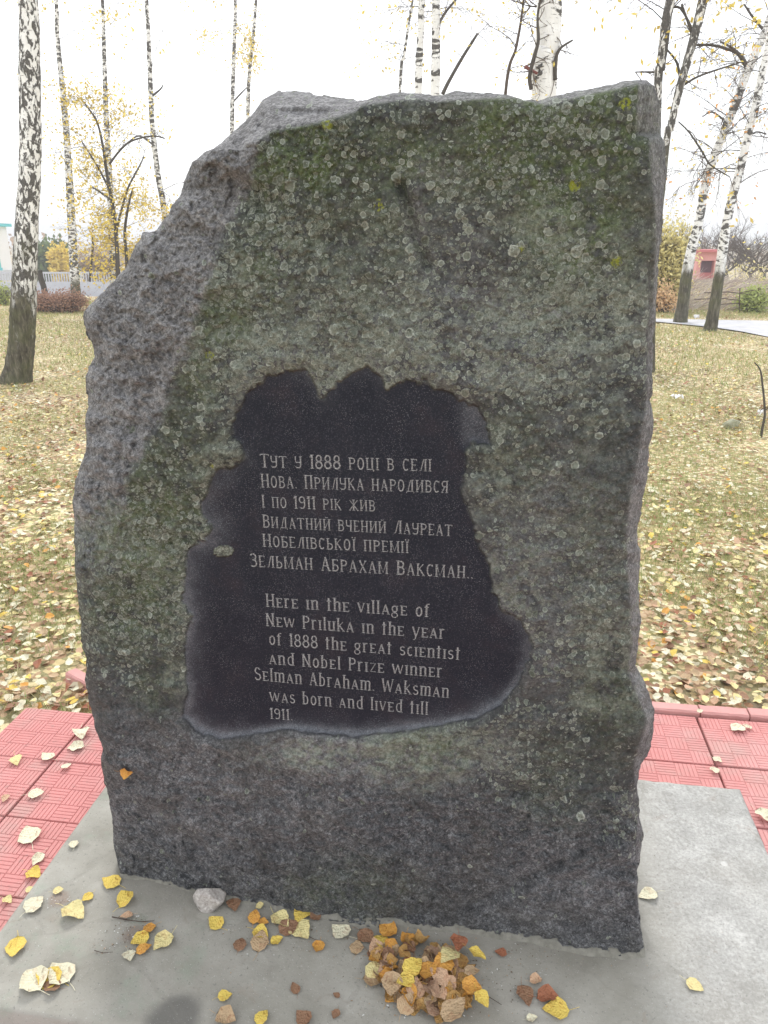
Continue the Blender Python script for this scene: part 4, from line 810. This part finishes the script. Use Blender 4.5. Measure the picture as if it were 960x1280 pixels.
# ================================================================ TREES
def mat_birch(name, h0, hs, black, sc=1.0, vert=False, net=.5):
    t = NT(name); sp = t.n('ShaderNodeSeparateXYZ'); t.put(sp.inputs[0], t.tc.outputs['Object']); z = sp.outputs[2]
    white = t.ramp(t.noise(9, 5), [(.3, (.80, .79, .77)), (.6, (.90, .90, .89))])
    lent = t.ss(.60, .66, t.noise(1, 5, .6, co=t.mp((9, 9, 55)))); white = t.mix(t.m('MULTIPLY', lent, .75), white, (.16, .14, .13))
    if vert: m1 = t.noise(1, 5, .62, co=t.mp((17 * sc, 17 * sc, 7.5 * sc)), dist=.8)
    else: m1 = t.noise(1, 5, .62, co=t.mp((5 * sc, 5 * sc, 9 * sc)), dist=.9)
    pat = t.ss(net - black * .02, net - .035 - black * .02, m1) if vert else t.ss(net + .02, net + .06, m1)
    dark = t.ramp(t.noise(60, 4, .7), [(.3, (.05, .048, .045)), (.7, (.17, .16, .15))])
    col = t.mix(pat, white, dark)
    ridge = t.noise(1, 6, .65, co=t.mp((34, 34, 6)), dist=.5)
    bark = t.ramp(ridge, [(.32, (.035, .032, .024)), (.52, (.105, .095, .07)), (.7, (.24, .22, .17))])
    bark = t.mix(t.m('MULTIPLY', t.ss(.4, .65, t.noise(4, 4)), .45), bark, (.12, .13, .055))
    bm = t.ss(h0 + hs, h0 - hs, t.m('ADD', z, t.m('MULTIPLY', t.m('SUBTRACT', t.noise(1, 5, .6, co=t.mp((9, 9, 3))), .5), hs * 5)))
    col = t.mix(bm, col, bark)
    return t.done(col, .85, t.bump(t.m('ADD', t.m('MULTIPLY', ridge, 1.0), t.m('MULTIPLY', pat, .3)), .7, .02))
M_B1 = mat_birch('birch_bark_netted', 1.2, .6, 1, 1.45, True, .545); M_B2 = mat_birch('birch_bark_speckled', .6, .25, 1, 1.7, False, .455)
M_B3 = mat_birch('birch_bark_marked', 1.15, .2, 1, .95, False, .50); M_B4 = mat_birch('birch_bark_white', -9, .2, 1, .8, False, .545); M_B5 = mat_birch('birch_bark_dark', 2.5, 1.0, 1, 1.1, True, .56)
M_TWG = simple('birch_twig_bark', (.11, .085, .07), .3, 20); M_BR = simple('dark_branch_bark', (.085, .075, .065), .4, 15)
M_OLV = simple('mossy_bark', (.12, .13, .07), .5, 12)
def leafmat(nm, c, tr=.3):
    t = NT(nm); r = t.n('ShaderNodeNewGeometry').outputs['Random Per Island']; col = t.mix(r, tuple(x * .65 for x in c), tuple(min(.9, x * 1.25) for x in c)); t.done(col, .6)
    tb_ = t.n('ShaderNodeBsdfTranslucent'); t.put(tb_.inputs[0], col); mx = t.n('ShaderNodeMixShader'); mx.inputs[0].default_value = tr
    t.t.links.new(t.b.outputs[0], mx.inputs[1]); t.t.links.new(tb_.outputs[0], mx.inputs[2]); t.t.links.new(mx.outputs[0], t.t.nodes['Material Output'].inputs[0]); return t.mat
M_YL = leafmat('yellow_foliage', (.80, .58, .13)); M_OL = leafmat('orange_foliage', (.72, .36, .12)); M_GL = leafmat('green_foliage', (.12, .17, .06)); M_PL = leafmat('pale_foliage', (.70, .62, .28)); M_YG = leafmat('yellow_green_foliage', (.42, .48, .16)); M_DRY = leafmat('dry_foliage', (.36, .25, .16))
def leafbits(b, p, n, spread, size, mi=0):
    for _ in range(n):
        c = p + Vector((random.gauss(0, 1), random.gauss(0, 1), random.gauss(0, 1))) * spread
        a = Vector((random.gauss(0, 1), random.gauss(0, 1), random.gauss(0, 1))).normalized(); d = a.orthogonal().normalized(); q = Vector.cross(a, d); s_ = size * random.uniform(.6, 1.3)
        b.add([c - a * s_, c + d * s_ * .6, c + a * s_, c - d * s_ * .6], [(0, 1, 2, 3)], mi)
def grow(tw, lf, p, d, L, r, depth, droop, leafn, size, spread=.6, thick=None):
    n = 5; P = [p.copy()]; q = p.copy(); dd = d.normalized()
    for k in range(n):
        dd = (dd + Vector((random.gauss(0, .16), random.gauss(0, .16), random.gauss(0, .12) - droop))).normalized(); q = q + dd * L / n; P.append(q.copy())
    tgt = thick if thick is not None and depth >= 2 else tw
    tgt.tube(P, [max(r * (1 - .75 * k / n), .0012) for k in range(n + 1)], 5 if depth >= 2 else 3, cap=False)
    if depth == 0:
        if leafn and random.random() < leafn: leafbits(lf, P[-1], random.randint(1, 4), .10, size)
        return
    for k in range(1, n + 1):
        for _ in range(2 if depth > 1 else random.randint(1, 2)):
            if random.random() < .78:
                t_ = (P[k] - P[k - 1]).normalized(); sd2 = Vector((random.gauss(0, 1), random.gauss(0, 1), random.gauss(0, .7))).normalized()
                grow(tw, lf, P[k], t_ + sd2 * spread * 1.2, L * random.uniform(.35, .55), r * .45, depth - 1, droop * 1.4, leafn, size, spread)
def px_path(pts, Y, ext=None):
    """pts: (px, py, width px) at depth Y -> 3D points and radii; ext adds metres of straight trunk above"""
    P = []; Rr = []
    for x, y, w in pts:
        q = on_y(x, y, Y); P.append(q); Rr.append(w * .5 * (q - Vector((0, 0, CAMZ))).dot(fw) / FPX)
    if ext:
        d = (P[-1] - P[-2]).normalized(); d = (d + Vector((0, 0, .6))).normalized(); r = Rr[-1]
        for k in range(1, 5): P.append(P[-1] + d * ext / 4 + Vector((random.uniform(-.1, .1), random.uniform(-.1, .1), 0))); Rr.append(r * (1 - k * .22))
    return P, Rr
def spline(P, Rr, n=6):
    o, q = [], []
    for k in range(len(P) - 1):
        a, b, c, d = P[max(k - 1, 0)], P[k], P[k + 1], P[min(k + 2, len(P) - 1)]
        for j in range(n):
            t_ = j / n; o.append(.5 * ((2 * b) + (c - a) * t_ + (2 * a - 5 * b + 4 * c - d) * t_ ** 2 + (3 * b - a - 3 * c + d) * t_ ** 3)); q.append(Rr[k] + (Rr[k + 1] - Rr[k]) * t_)
    return o + [P[-1]], q + [Rr[-1]]
def tree(name, label, cat, pts, Y, m, group=None, ext=5, limbs=(), tw_from=.25, ntw=26, twL=1.2, droop=.10, leafn=.25, lsize=.035, lmat=None, flare=1.0, sides=14, cls=None):
    P, Rr = px_path(pts, Y, ext)
    if P[0].z > -1: 
        gz0 = tz(P[0].x, P[0].y); e = P[0] + (P[0] - P[1]) * 0; 
        if P[0].z > gz0 + .05:
            d = (P[0] - P[1]); k = (P[0].z - gz0 + .1) / max(-d.z, .01); P.insert(0, P[0] + d * min(k, 6)); P[0].z = gz0 - .06; Rr.insert(0, Rr[0] * 1.25)
        else: P[0].z = gz0 - .05
    Rr[0] *= flare
    base = P[0].copy(); root = empty(name, base, label=label, cat=cat, group=group)
    SP, SR = spline(P, Rr, 10); b = MB(); SP = [q - base for q in SP]; n = sides
    b.tube(SP, SR, n, cap=True, wob=.035); b.build('trunk', m, root, smooth_=True)
    tw, lf, th = MB(), MB(), MB()
    for (lp, Yl, lm) in limbs:
        Pl, Rl = px_path(lp, Yl); SPl, SRl = spline(Pl, Rl, 4); bl = MB(); bl.tube([q - base for q in SPl], SRl, 8, wob=.05); bl.build('limb', lm, root, smooth_=True)
        for k in range(2, len(SPl)):
            if random.random() < .55: grow(tw, lf, SPl[k] - base, Vector((random.gauss(0, 1), random.gauss(0, 1), random.gauss(.1, 1))), random.uniform(.25, .6) * twL, .006, 1, droop, leafn, lsize)
    N = len(SP)
    for k in range(ntw):
        i = int(N * (tw_from + (1 - tw_from) * random.random())); i = min(i, N - 1)
        a = random.uniform(0, 6.28); grow(tw, lf, SP[i], Vector((math.cos(a), math.sin(a), random.uniform(.1, .9))), twL * random.uniform(.6, 1.3), max(.005, min(.016, SR[i] * .13)), 2, droop, leafn, lsize, thick=th)
    if th.v: tw_ = th; b3 = tag(th.build('branches', M_BR, root), kind='stuff')
    if tw.v: o = tw.build('twigs', M_TWG, root); tag(o, kind='stuff')
    if lf.v: o = lf.build('foliage', lmat or M_YL, root); tag(o, kind='stuff')
    return root
GB = 'birch trees standing around the lawn'
tree('birch_tree', 'thick birch with netted black and white bark at the left edge', 'tree', [(19,482,38),(23,462,33),(27,430,31),(29,390,31),(31,340,29),(34,270,27),(38,200,26),(37,100,26),(35,0,24)], 8.1, M_B1, GB, 6, tw_from=.9, ntw=10, twL=.9, leafn=.35, flare=1.12, sides=20)
tree('birch_tree', 'slim speckled birch right of the thick one, before the fence', 'tree', [(96,380,14),(94,355,11.5),(92,320,11),(88,250,9.5),(84,180,8),(78,110,7),(72,50,5.5),(70,0,4.5)], 19.3, M_B2, GB, 4, tw_from=.3, ntw=12, twL=.9, leafn=.5)
tree('birch_tree', 'slender pale birch rising through the yellow foliage', 'tree', [(142,356,9),(141,320,8.5),(138,250,8),(133,150,6.5),(130,60,5),(128,0,4)], 18.0, M_B2, GB, 4, tw_from=.3, ntw=12, twL=.9, leafn=.5)
tree('birch_tree', 'speckled birch whose foot hides behind the left shoulder of the stone', 'tree', [(216,385,10),(206,270,7.5),(197,215,7),(190,150,6.5),(187,80,6),(183,0,5)], 17.0, M_B2, GB, 4, limbs=[([(190,120,3),(200,112,2),(204,106,1.2)],17,M_BR),([(196,185,2.5),(175,170,2.2),(160,178,1.5),(148,188,1)],17,M_BR)], tw_from=.25, ntw=16, twL=1.0, leafn=.15)
tree('birch_tree', 'thin birch above the left shoulder of the stone, left of a twin', 'tree', [(288,380,8),(290,160,5.5),(291,110,5),(293,50,4.5),(294,0,4)], 22, M_B2, GB, 4, limbs=[([(291,128,2),(300,118,2),(308,110,1.2)],22,M_BR)], tw_from=.3, ntw=14, twL=1.0, leafn=.55)
tree('birch_tree', 'thin birch above the left shoulder of the stone, right of a twin', 'tree', [(308,380,8),(310,145,5),(312,90,4.5),(316,50,4),(320,0,3.5)], 23, M_B2, GB, 4, tw_from=.3, ntw=16, twL=1.0, leafn=.7)
tree('birch_tree', 'white birch with black chevrons behind the stone top, left of a pair', 'tree', [(520,400,16),(523,110,9.5),(525,60,9),(527,0,8)], 15, M_B3, GB, 5, tw_from=.45, ntw=12, twL=.9, leafn=.1)
tree('birch_tree', 'white birch with black chevrons behind the stone top, right of a pair', 'tree', [(538,400,18),(544,115,12),(545,60,11),(545,0,10)], 14.4, M_B3, GB, 5, limbs=[([(553,118,5),(562,100,4.5),(578,72,4),(597,42,3)],14,M_BR),([(548,30,4),(558,14,3),(573,-4,2.5)],14.4,M_BR)], tw_from=.45, ntw=14, twL=.9, leafn=.1)
tree('birch_tree', 'whip thin twiggy birch left of the chevron birches', 'tree', [(488,380,6),(500,110,4),(505,70,3.5),(511,30,3),(516,0,2.5)], 16, M_B2, GB, 3, tw_from=.3, ntw=30, twL=.8, leafn=.12)
tree('birch_tree', 'broad clean white birch trunk above the notch of the stone top', 'tree', [(672,500,42),(680,115,32),(684,60,33),(687,0,31)], 8.5, M_B4, GB, 5, limbs=[([(664,112,5),(662,95,5),(668,70,5),(673,50,4),(672,20,3),(678,-10,3)],8.3,M_BR),([(694,100,5),(694,80,5),(699,62,3.5),(716,50,2)],8.4,M_BR),([(672,92,3),(661,86,4),(656,83,5)],8.3,simple('red_brown_knot',(.2,.08,.07)))], tw_from=.4, ntw=14, twL=.6, leafn=.15, droop=.02, lsize=.02)
tree('birch_tree', 'twiggy small tree left of the broad white trunk', 'tree', [(618,330,7),(632,115,4),(645,60,3.5),(652,20,3),(655,-20,2.5)], 10, M_TWG, GB, 2, tw_from=.3, ntw=40, twL=.5, leafn=.15, droop=.02, lsize=.018)
tree('birch_tree', 'dark barked birch touching the top right corner of the stone', 'tree', [(812,420,14),(822,120,10),(826,85,11),(830,50,12),(834,20,12),(840,-10,12)], 10, M_B5, GB, 4, limbs=[([(826,90,2.5),(810,90,2),(794,90,1.4)],10,M_BR),([(838,10,3),(850,10,3),(862,30,3),(870,54,3)],10,M_BR),([(832,60,2),(846,78,3),(850,100,3)],10,M_BR)], tw_from=.4, ntw=12, twL=.8, leafn=.15)
tree('birch_tree', 'speckled birch just right of the stone corner, leaning right', 'tree', [(806,420,14),(832,185,9),(838,160,9),(849,112,10),(858,80,10),(868,45,11),(877,8,12),(882,-20,11)], 9.8, M_B5, GB, 4, limbs=[([(862,57,2.5),(885,56,3),(905,60,3.5),(922,68,3),(932,84,3)],9.8,M_BR),([(852,108,3),(872,96,2.5),(900,86,2),(926,78,1.5)],9.8,M_BR),([(848,152,1.5),(862,166,2),(878,190,2.4),(888,206,2),(912,221,1.2)],9.8,M_BR),([(868,60,2),(862,35,2.5),(852,5,3)],9.8,M_BR)], tw_from=.35, ntw=12, twL=.7, leafn=.12, lmat=M_YL)
tree('birch_tree', 'leaning birch by the road with dark foot, left of the roadside pair', 'tree', [(850,404,17),(853,385,15),(859,340,13.5),(866,305,11.5),(874,275,11),(881,235,10.5),(891,200,10.5),(903,170,10.5),(917,135,10.5),(934,90,10.5),(947,60,10.5),(962,25,10)], 16.4, M_B3, GB, 5, limbs=[([(934,84,5),(928,72,4),(915,60,3),(900,52,2)],16.4,M_BR),([(905,150,2.5),(890,140,2),(878,146,1.2)],16.4,M_BR),([(956,40,3),(940,20,3),(930,5,2)],16.4,M_BR)], tw_from=.35, ntw=34, twL=1.0, leafn=.08, flare=1.1)
tree('birch_tree', 'leaning birch by the road with dark foot, right of the roadside pair', 'tree', [(887,414,17),(891,395,14.5),(899,345,12.5),(903,315,12),(909,275,11),(916,245,11),(925,212,10.5),(936,165,10),(945,130,10),(953,90,9.5),(961,55,9),(968,15,8.5)], 15.0, M_B3, GB, 5, limbs=[([(932,175,2.5),(945,165,2),(958,168,1.5)],15,M_BR)], tw_from=.35, ntw=32, twL=1.0, leafn=.12, flare=1.1, lmat=M_OL)
tree('tree_stump', 'short dark crooked trunk between the thick and the slim left birch', 'stump', [(53,386,9),(56,372,8),(55,360,7),(51,348,7),(49,338,7)], 17.6, M_BR, None, 0, tw_from=.9, ntw=0)
tree('tree', 'mossy trunk just entering at the left edge beside the paving', 'tree', [(-26,850,70),(-28,825,66),(-31,795,64),(-42,740,62),(-75,600,58),(-150,250,54)], 2.75, M_OLV, None, 4, ntw=0)
tree('young_tree', 'young tree with yellow leaves and many branches at the upper left', 'tree', [(148,350,6),(146,310,5),(143,270,4.5),(134,220,4),(128,180,3),(120,150,2.5),(100,122,1.5)], 15.5, M_BR, None, 0, limbs=[([(145,290,3),(152,262,3),(160,235,2.5),(172,212,2),(180,196,1.5)],15.5,M_BR),([(136,235,3),(124,212,2.5),(112,192,2),(102,176,1.3)],15.5,M_BR),([(137,205,3),(150,188,2.5),(165,176,2.2),(190,170,2),(206,173,1.5)],15.5,M_BR),([(139,250,2),(125,240,2),(112,232,1.3)],15.5,M_BR)], tw_from=.3, ntw=38, twL=.8, leafn=.45, lsize=.03, droop=0)
tree('young_tree', 'yellow leaved young tree low before the concrete fence', 'tree', [(160,352,5),(158,320,4),(156,290,3.5),(160,260,3),(166,235,2)], 16.5, M_BR, None, 0, limbs=[([(112,352,3),(114,330,3),(116,305,2.5),(114,290,2)],17.5,M_BR)], tw_from=.2, ntw=26, twL=.7, leafn=.75, lsize=.032, droop=.05)
tree('sapling', 'bare knee high sapling with a fork near the right edge of the lawn', 'sapling', [(951,548,3.4),(953,535,3),(956,515,2.8),(953,480,2.4),(950,462,2),(943,453,1.2)], 6.55, M_BR, None, 0, limbs=[([(955,514,1.8),(963,508,1.4),(970,506,1)],6.55,M_BR)], tw_from=.2, ntw=0, twL=.2)

# ---- bushes
def bush(name, label, cat, x0, x1, y0, y1, Y, lm, n=60, leafn=1.0, lsize=.05, tL=.5, stuff=False, bits=3, lat=None, group=None):
    c0 = on_y((x0 + x1) / 2, y0, Y); w = abs(on_y(x1, y0, Y).x - on_y(x0, y0, Y).x) / 2; h = abs(on_y(x0, y1, Y).z - c0.z); c0.z = tz(c0.x, Y)
    h = max(h, on_y((x0 + x1) / 2, y1, Y).z - c0.z); root = empty(name, c0, label=label, cat=cat, group=group); tw, lf = MB(), MB()
    for k in range(n):
        p = Vector((random.uniform(-.6, .6) * w, random.uniform(-.5, .5) * min(w, 1.2), 0)); tip = Vector((random.uniform(-1, 1) * w, random.uniform(-.6, .6) * min(w, 1.2), h * random.uniform(.35, 1) * (1 - .2 * random.random())))
        m_ = (p + tip) / 2 + Vector((random.gauss(0, .1 * w), random.gauss(0, .1), .1 * h)); tw.tube([p, m_, tip], [.012, .007, .003], 3, cap=False)
        for j in range(4):
            q = p.lerp(tip, random.uniform(.3, 1)); e = q + Vector((random.gauss(0, .2) * w * .6, random.gauss(0, .15), random.uniform(-.02, .25) * h)); tw.tube([q, e], [.005, .002], 3, cap=False)
            if random.random() < leafn: leafbits(lf, e, bits, .11 * max(h, .4) ** .5, lsize); leafbits(lf, q, bits, .1, lsize)
    o = tw.build('stems', M_TWG if lat is None else lat, root); tag(o, kind='stuff')
    if lf.v: o = lf.build('foliage', lm, root); tag(o, kind='stuff')
    return root
bush('bush', 'dense green bush above the concrete fence by the thick birch', 'bush', 46, 88, 350, 304, 46, M_GL, 150, 1, .16, bits=9)
bush('bush', 'dull brownish bush above the fence between two slim birches', 'bush', 100, 140, 350, 312, 48, M_DRY, 110, .6, .10, bits=4)
bush('bush', 'dry reddish brown bush low before the concrete fence', 'bush', 40, 108, 402, 379, 17.0, leafmat('rusty_dry_foliage', (.40, .24, .17)), 260, .9, .022, bits=5)
bush('bush', 'faded green and brown undergrowth at the left edge by the building', 'bush', -30, 18, 398, 374, 18.5, M_YG, 120, .6, .03, bits=4)
bush('bush', 'tall pale yellow leaved bush beside the right edge of the stone', 'bush', 806, 850, 396, 290, 19.5, M_PL, 130, 1, .045, bits=7)
bush('bush', 'lower peach coloured bush beneath the tall yellow one', 'bush', 812, 842, 398, 360, 18.6, leafmat('peach_foliage', (.72, .50, .28)), 45, .8, .035, bits=5)
bush('bush', 'small round yellow green bush on the bank at the right', 'bush', 924, 954, 392, 362, 18.9, M_YG, 60, 1, .035, bits=6)
bush('bush', 'bare pinkish brushwood behind the bank at the right edge', 'bush', 905, 975, 345, 320, 33, M_PL, 60, .3, .06, bits=3)
p = on_y(913, 534, 6.9); Vq = Vr / np.array([.034, .026, .026]) / 1.25 * np.array([.095, .07, .055]); Vq[:, 2] = np.maximum(Vq[:, 2], -.03)
o = link('rock', np_mesh('rock', Vq, Fr, simple('mossy_grey_stone', (.34, .34, .24), .35, 20, bump=.5)), None, (p.x, p.y, tz(p.x, p.y) + .025)); o.rotation_euler = (0, R(-6), R(50)); tag(o, 'low grey green stone half sunk in the lawn left of the bare sapling', 'rock')
bush('bush', 'yellow leaved bush peeping above the fence at the left', 'bush', 66, 88, 346, 302, 44, M_YL, 60, 1, .12, bits=5)
# bare orchard trees beyond the bank
for (bx_, by_, Yo, lab, sp_) in ((938, 345, 40, 'bare forked orchard tree beyond the bank, second from the right edge', 1.0), (908, 345, 42, 'bare orchard tree behind the right roadside birch', .9), (955, 346, 38, 'bare orchard tree cut by the right picture edge', .8), (892, 345, 50, 'bare bluish orchard tree above the red shed', 1.0)):
    p = on_y(bx_, by_, Yo); p.z = tz(p.x, p.y); root = empty('orchard_tree', p, label=lab, cat='tree', group='bare orchard trees beyond the bank'); b = MB(); tw, lf, th = MB(), MB(), MB()
    Pt = [Vector((0, 0, -.1)), Vector((.05, 0, .7)), Vector((-.03, .05, 1.4))]; b.tube(Pt, [.16, .13, .11], 8); b.build('trunk', M_BR, root, smooth_=True)
    for k in range(6):
        a = k * 1.05 + random.uniform(-.3, .3); grow(tw, lf, Pt[2], Vector((math.cos(a), math.sin(a), .75)), 2.1 * sp_, .05, 3, -.02, 0, .03, .55, thick=th)
    tag(th.build('branches', M_BR, root), kind='stuff'); tag(tw.build('twigs', M_TWG, root), kind='stuff')
# brushwood on the bank
b = MB()
for k in range(5200):
    x = random.uniform(1.0, 13); y = random.uniform(18.9, 22.3); z = tz(x, y); a = random.gauss(0, .5); L = random.uniform(.15, .6); d = Vector((math.cos(a), random.gauss(0, .5), random.gauss(.25, .35))).normalized() * L
    b.tube([Vector((x, y, z)), Vector((x, y, z)) + d], [.007, .003], 3, cap=False, mi=k % 2)
tag(b.build('brushwood', [simple('violet_brush', (.42, .34, .33), .3, 3), simple('pale_brush', (.62, .56, .50), .3, 3)]), 'tangle of dead stems and brushwood covering the bank', 'brushwood', kind='stuff')
# rail fence on the bank
rf = empty('rail_fence', on_z(930, 392, 0), label='low rickety fence of thin poles along the foot of the bank', cat='fence'); fb = rf.location.copy()
for (xa, ya, xb, yb) in ((868, 374, 940, 377), (880, 366, 940, 368.5), (893, 381, 948, 382), (925, 366, 975, 361)):
    A, B = on_y(xa, ya, 18.7), on_y(xb, yb, 18.7); b = MB(); b.tube([A - fb, (A + B) / 2 - fb + Vector((0, 0, .04)), B - fb], [.011, .012, .008], 6); b.build('rail', M_TWG, rf)
for xq in (893, 925, 948):
    A = on_y(xq, 386, 18.7); B = on_y(xq, 360, 18.7); A.z = tz(A.x, A.y) - .1; b = MB(); b.tube([A - fb, B - fb], [.014, .011], 6); b.build('post', M_TWG, rf)

# ================================================================ BUILDINGS, FENCE
M_FC = simple('fence_concrete', (.50, .50, .52), .12, 3); M_FP = simple('fence_post_concrete', (.80, .80, .80), .1, 3)
fdir = Vector((36, 7, 0)).normalized(); ang = math.atan2(fdir.y, fdir.x); F0 = Vector((-36, 34.2, 0))
fen = empty('concrete_fence', F0, ang, label='pale concrete panel fence with slotted top behind the left birches', cat='fence')
F0.z = 0; zb = -1.45; fen.location.z = zb; H_ = 1.55; pitch_ = 2.2
def fence_panel():
    b = MB(); L = pitch_ - .14; b.box((.07, -.03, 0), (.07 + L, .03, 1.02)); b.box((.07, -.03, 1.45), (.07 + L, .03, H_ - .02))
    for k in range(5): b.box((.07, -.045, .12 + k * .2), (.07 + L, -.0305, .27 + k * .2))
    n = 16
    for k in range(n + 1): x = .07 + (L - .05) * k / n; b.box((x, -.025, 1.0205), (x + .05, .025, 1.4495))
    return b.mesh('panel', M_FC)
FPM = fence_panel(); bp = MB(); bp.box((-.11, -.12, -.2), (.11, -.046, H_ + .04)); bp.box((-.068, -.0455, -.2), (.068, .07, H_ + .03)); PPM = bp.mesh('post', M_FP)
for k in range(17):
    link('panel', FPM, fen, (k * pitch_, 0, 0)); link('post', PPM, fen, (k * pitch_, 0, 0))

M_TUR = simple('turquoise_paint', (.10, .52, .56), .08, 2, bump=.05); M_WHT = simple('white_plaster', (.80, .80, .80), .04, 2, bump=.05); M_GLS = simple('dark_glass', (.05, .07, .09), .1, 1, .2, .0); M_RF = simple('grey_roof', (.3, .32, .34), .1, 2)
A = on_y(4, 345, 58); zb = -1.4; top = on_y(4, 283, 58).z; _a, _b, _c = ray(17, 345); BD = float(A.x * _b / _a) - 58
bl = empty('building', (A.x, 58, zb), label='turquoise and white building at the left edge beyond the fence', cat='building'); Hh = top - zb; Wd = 16.0
b = MB(); b.box((-Wd, 0, .75), (0, BD, Hh)); b.build('wall', M_WHT, bl)
b = MB(); b.box((-Wd - .1, -.1, 0), (.1, BD + .1, .748)); b.build('plinth', simple('grey_plinth', (.52, .54, .56), .08, 2), bl)
b = MB(); b.box((-Wd - .35, -.35, Hh + .002), (.3, BD + .3, Hh + .22)); b.build('cornice', M_TUR, bl)
b = MB(); b.add([(-Wd - .2, -.2, Hh + .225), (.2, -.2, Hh + .225), (.2, BD + .2, Hh + .225), (-Wd - .2, BD + .2, Hh + .225), (-Wd + 3, BD / 2, Hh + .5), (-3, BD / 2, Hh + .5)], [(0, 1, 5, 4), (1, 2, 5), (2, 3, 4, 5), (3, 0, 4)]); b.build('roof', M_RF, bl)
b = MB(); b.box((-.16, -.06, .75), (.06, -.003, .95)); b.build('trim', M_TUR, bl)
for k in range(6):
    x = -1.0 - k * 2.6; b = MB(); b.box((x - .95 + .0, -.05, .76), (x + .95 - .0, -.004, Hh - .01)); o = b.build('panel', M_TUR, bl)
    b = MB(); b.box((x - .55, -.09, 1.6), (x + .55, -.052, 3.0)); o = b.build('window', M_WHT, bl); b = MB(); b.box((x - .47, -.10, 1.68), (x - .03, -.091, 2.92)); b.box((x + .03, -.10, 1.68), (x + .47, -.091, 2.92)); b.build('pane', M_GLS, o)
# red shed
M_RED = simple('faded_red_paint', (.52, .17, .18), .2, 3); A = on_y(870, 340, 34); B = on_y(897, 340, 34); top = on_y(880, 312, 34).z; zb = tz(A.x, 34)
sh = empty('shed', (A.x, 34, zb), label='small faded red shed between the two roadside birches', cat='shed'); W = B.x - A.x; Hh = top - zb
b = MB(); b.box((0, .02, 0), (.16, 1.8, Hh - .1)); b.box((W - .16, .02, 0), (W, 1.8, Hh - .1)); b.box((.162, .02, Hh - .42), (W - .162, 1.8, Hh - .1)); b.build('wall', simple('pink_red_board', (.62, .30, .29), .15, 3), sh)
b = MB(); b.box((.163, .25, 0), (W - .163, .3, Hh - .422)); d_ = b.build('door', M_RED, sh); b = MB(); b.box((.2, .225, Hh * .60), (W - .2, .249, Hh * .80)); b.build('opening_shade', simple('painted_opening_shade', (.13, .07, .09)), d_)  # dark panel on the door paints the shade inside the shed's upper opening
b = MB(); b.box((-.12, -.15, Hh - .098), (W + .12, 1.95, Hh)); b.build('roof', M_RED, sh)
# far wood closing the view
b = MB(); tw = MB()
for k in range(1500):
    a = random.uniform(-1.15, 1.0); r_ = random.uniform(85, 120); x, y = r_ * math.sin(a), r_ * math.cos(a); h = random.uniform(1.0, 2.6) * (.6 + .4 * math.sin(a * 9) ** 2)
    p = Vector((x, y, -1.6)); q = p + Vector((random.gauss(0, .5), 0, h)); tw.tube([p, q], [.09, .02], 3, cap=False)
    for j in range(4): e = p.lerp(q, random.uniform(.4, 1)); tw.tube([e, e + Vector((random.gauss(0, 1.0), 0, random.uniform(.3, 1.2)))], [.035, .012], 3, cap=False)
    if k % 2: leafbits(b, q, 8, .8, .3, 0)
o = tag(tw.build('far_wood', simple('far_stem', (.46, .42, .42))), 'far leafless wood closing the view at the horizon', 'wood', kind='stuff'); 
b.v = [tuple(v) for v in b.v]; tag(b.build('foliage', M_DRY, o), kind='stuff')
# litter
M_WP = simple('white_paper', (.85, .85, .86), .03, 5)
def paper(x, y, w, h, lab):
    p = on_z(x, y, 0); p.z = tz(p.x, p.y) + .02; s_ = (p - Vector((0, 0, CAMZ))).length / FPX; b = MB(); n = 6; vs = []
    for i in range(n):
        for j in range(n): vs.append(((i / (n - 1) - .5) * w * s_ + random.uniform(-.1, .1) * w * s_, (j / (n - 1) - .5) * w * s_ * .7, (math.sin(i * 2.1) * math.cos(j * 1.7) * .5 + .5) * h * s_))
    b.add(vs, [(i * n + j, (i + 1) * n + j, (i + 1) * n + j + 1, i * n + j + 1) for i in range(n - 1) for j in range(n - 1)]); tag(b.build('paper_scrap', M_WP, None, p), lab, 'litter')
paper(870, 399, 6, 6, 'white scrap of litter on the verge between the roadside birches')
paper(846, 497, 12, 6, 'crumpled white paper scrap on the lawn right of the stone')
paper(950, 522, 7, 8, 'white scrap of litter at the foot of the bare sapling')

# ================================================================ HAZE (thin volume added to imitate veiling sky glare)
b = MB(); b.box((-402, -62, -3.2), (402, 602, 13.5))
mt = bpy.data.materials.new('glare_haze'); mt.use_nodes = True; nt_ = mt.node_tree; nt_.nodes.clear(); mo = nt_.nodes.new('ShaderNodeOutputMaterial'); pv = nt_.nodes.new('ShaderNodeVolumePrincipled')
pv.inputs['Color'].default_value = (.97, .98, 1, 1); pv.inputs['Density'].default_value = HAZE; nt_.links.new(pv.outputs[0], mo.inputs['Volume'])
tag(b.build('haze', mt), kind='stuff', label='thin pale haze added over the whole park to imitate sky glare', cat='haze')
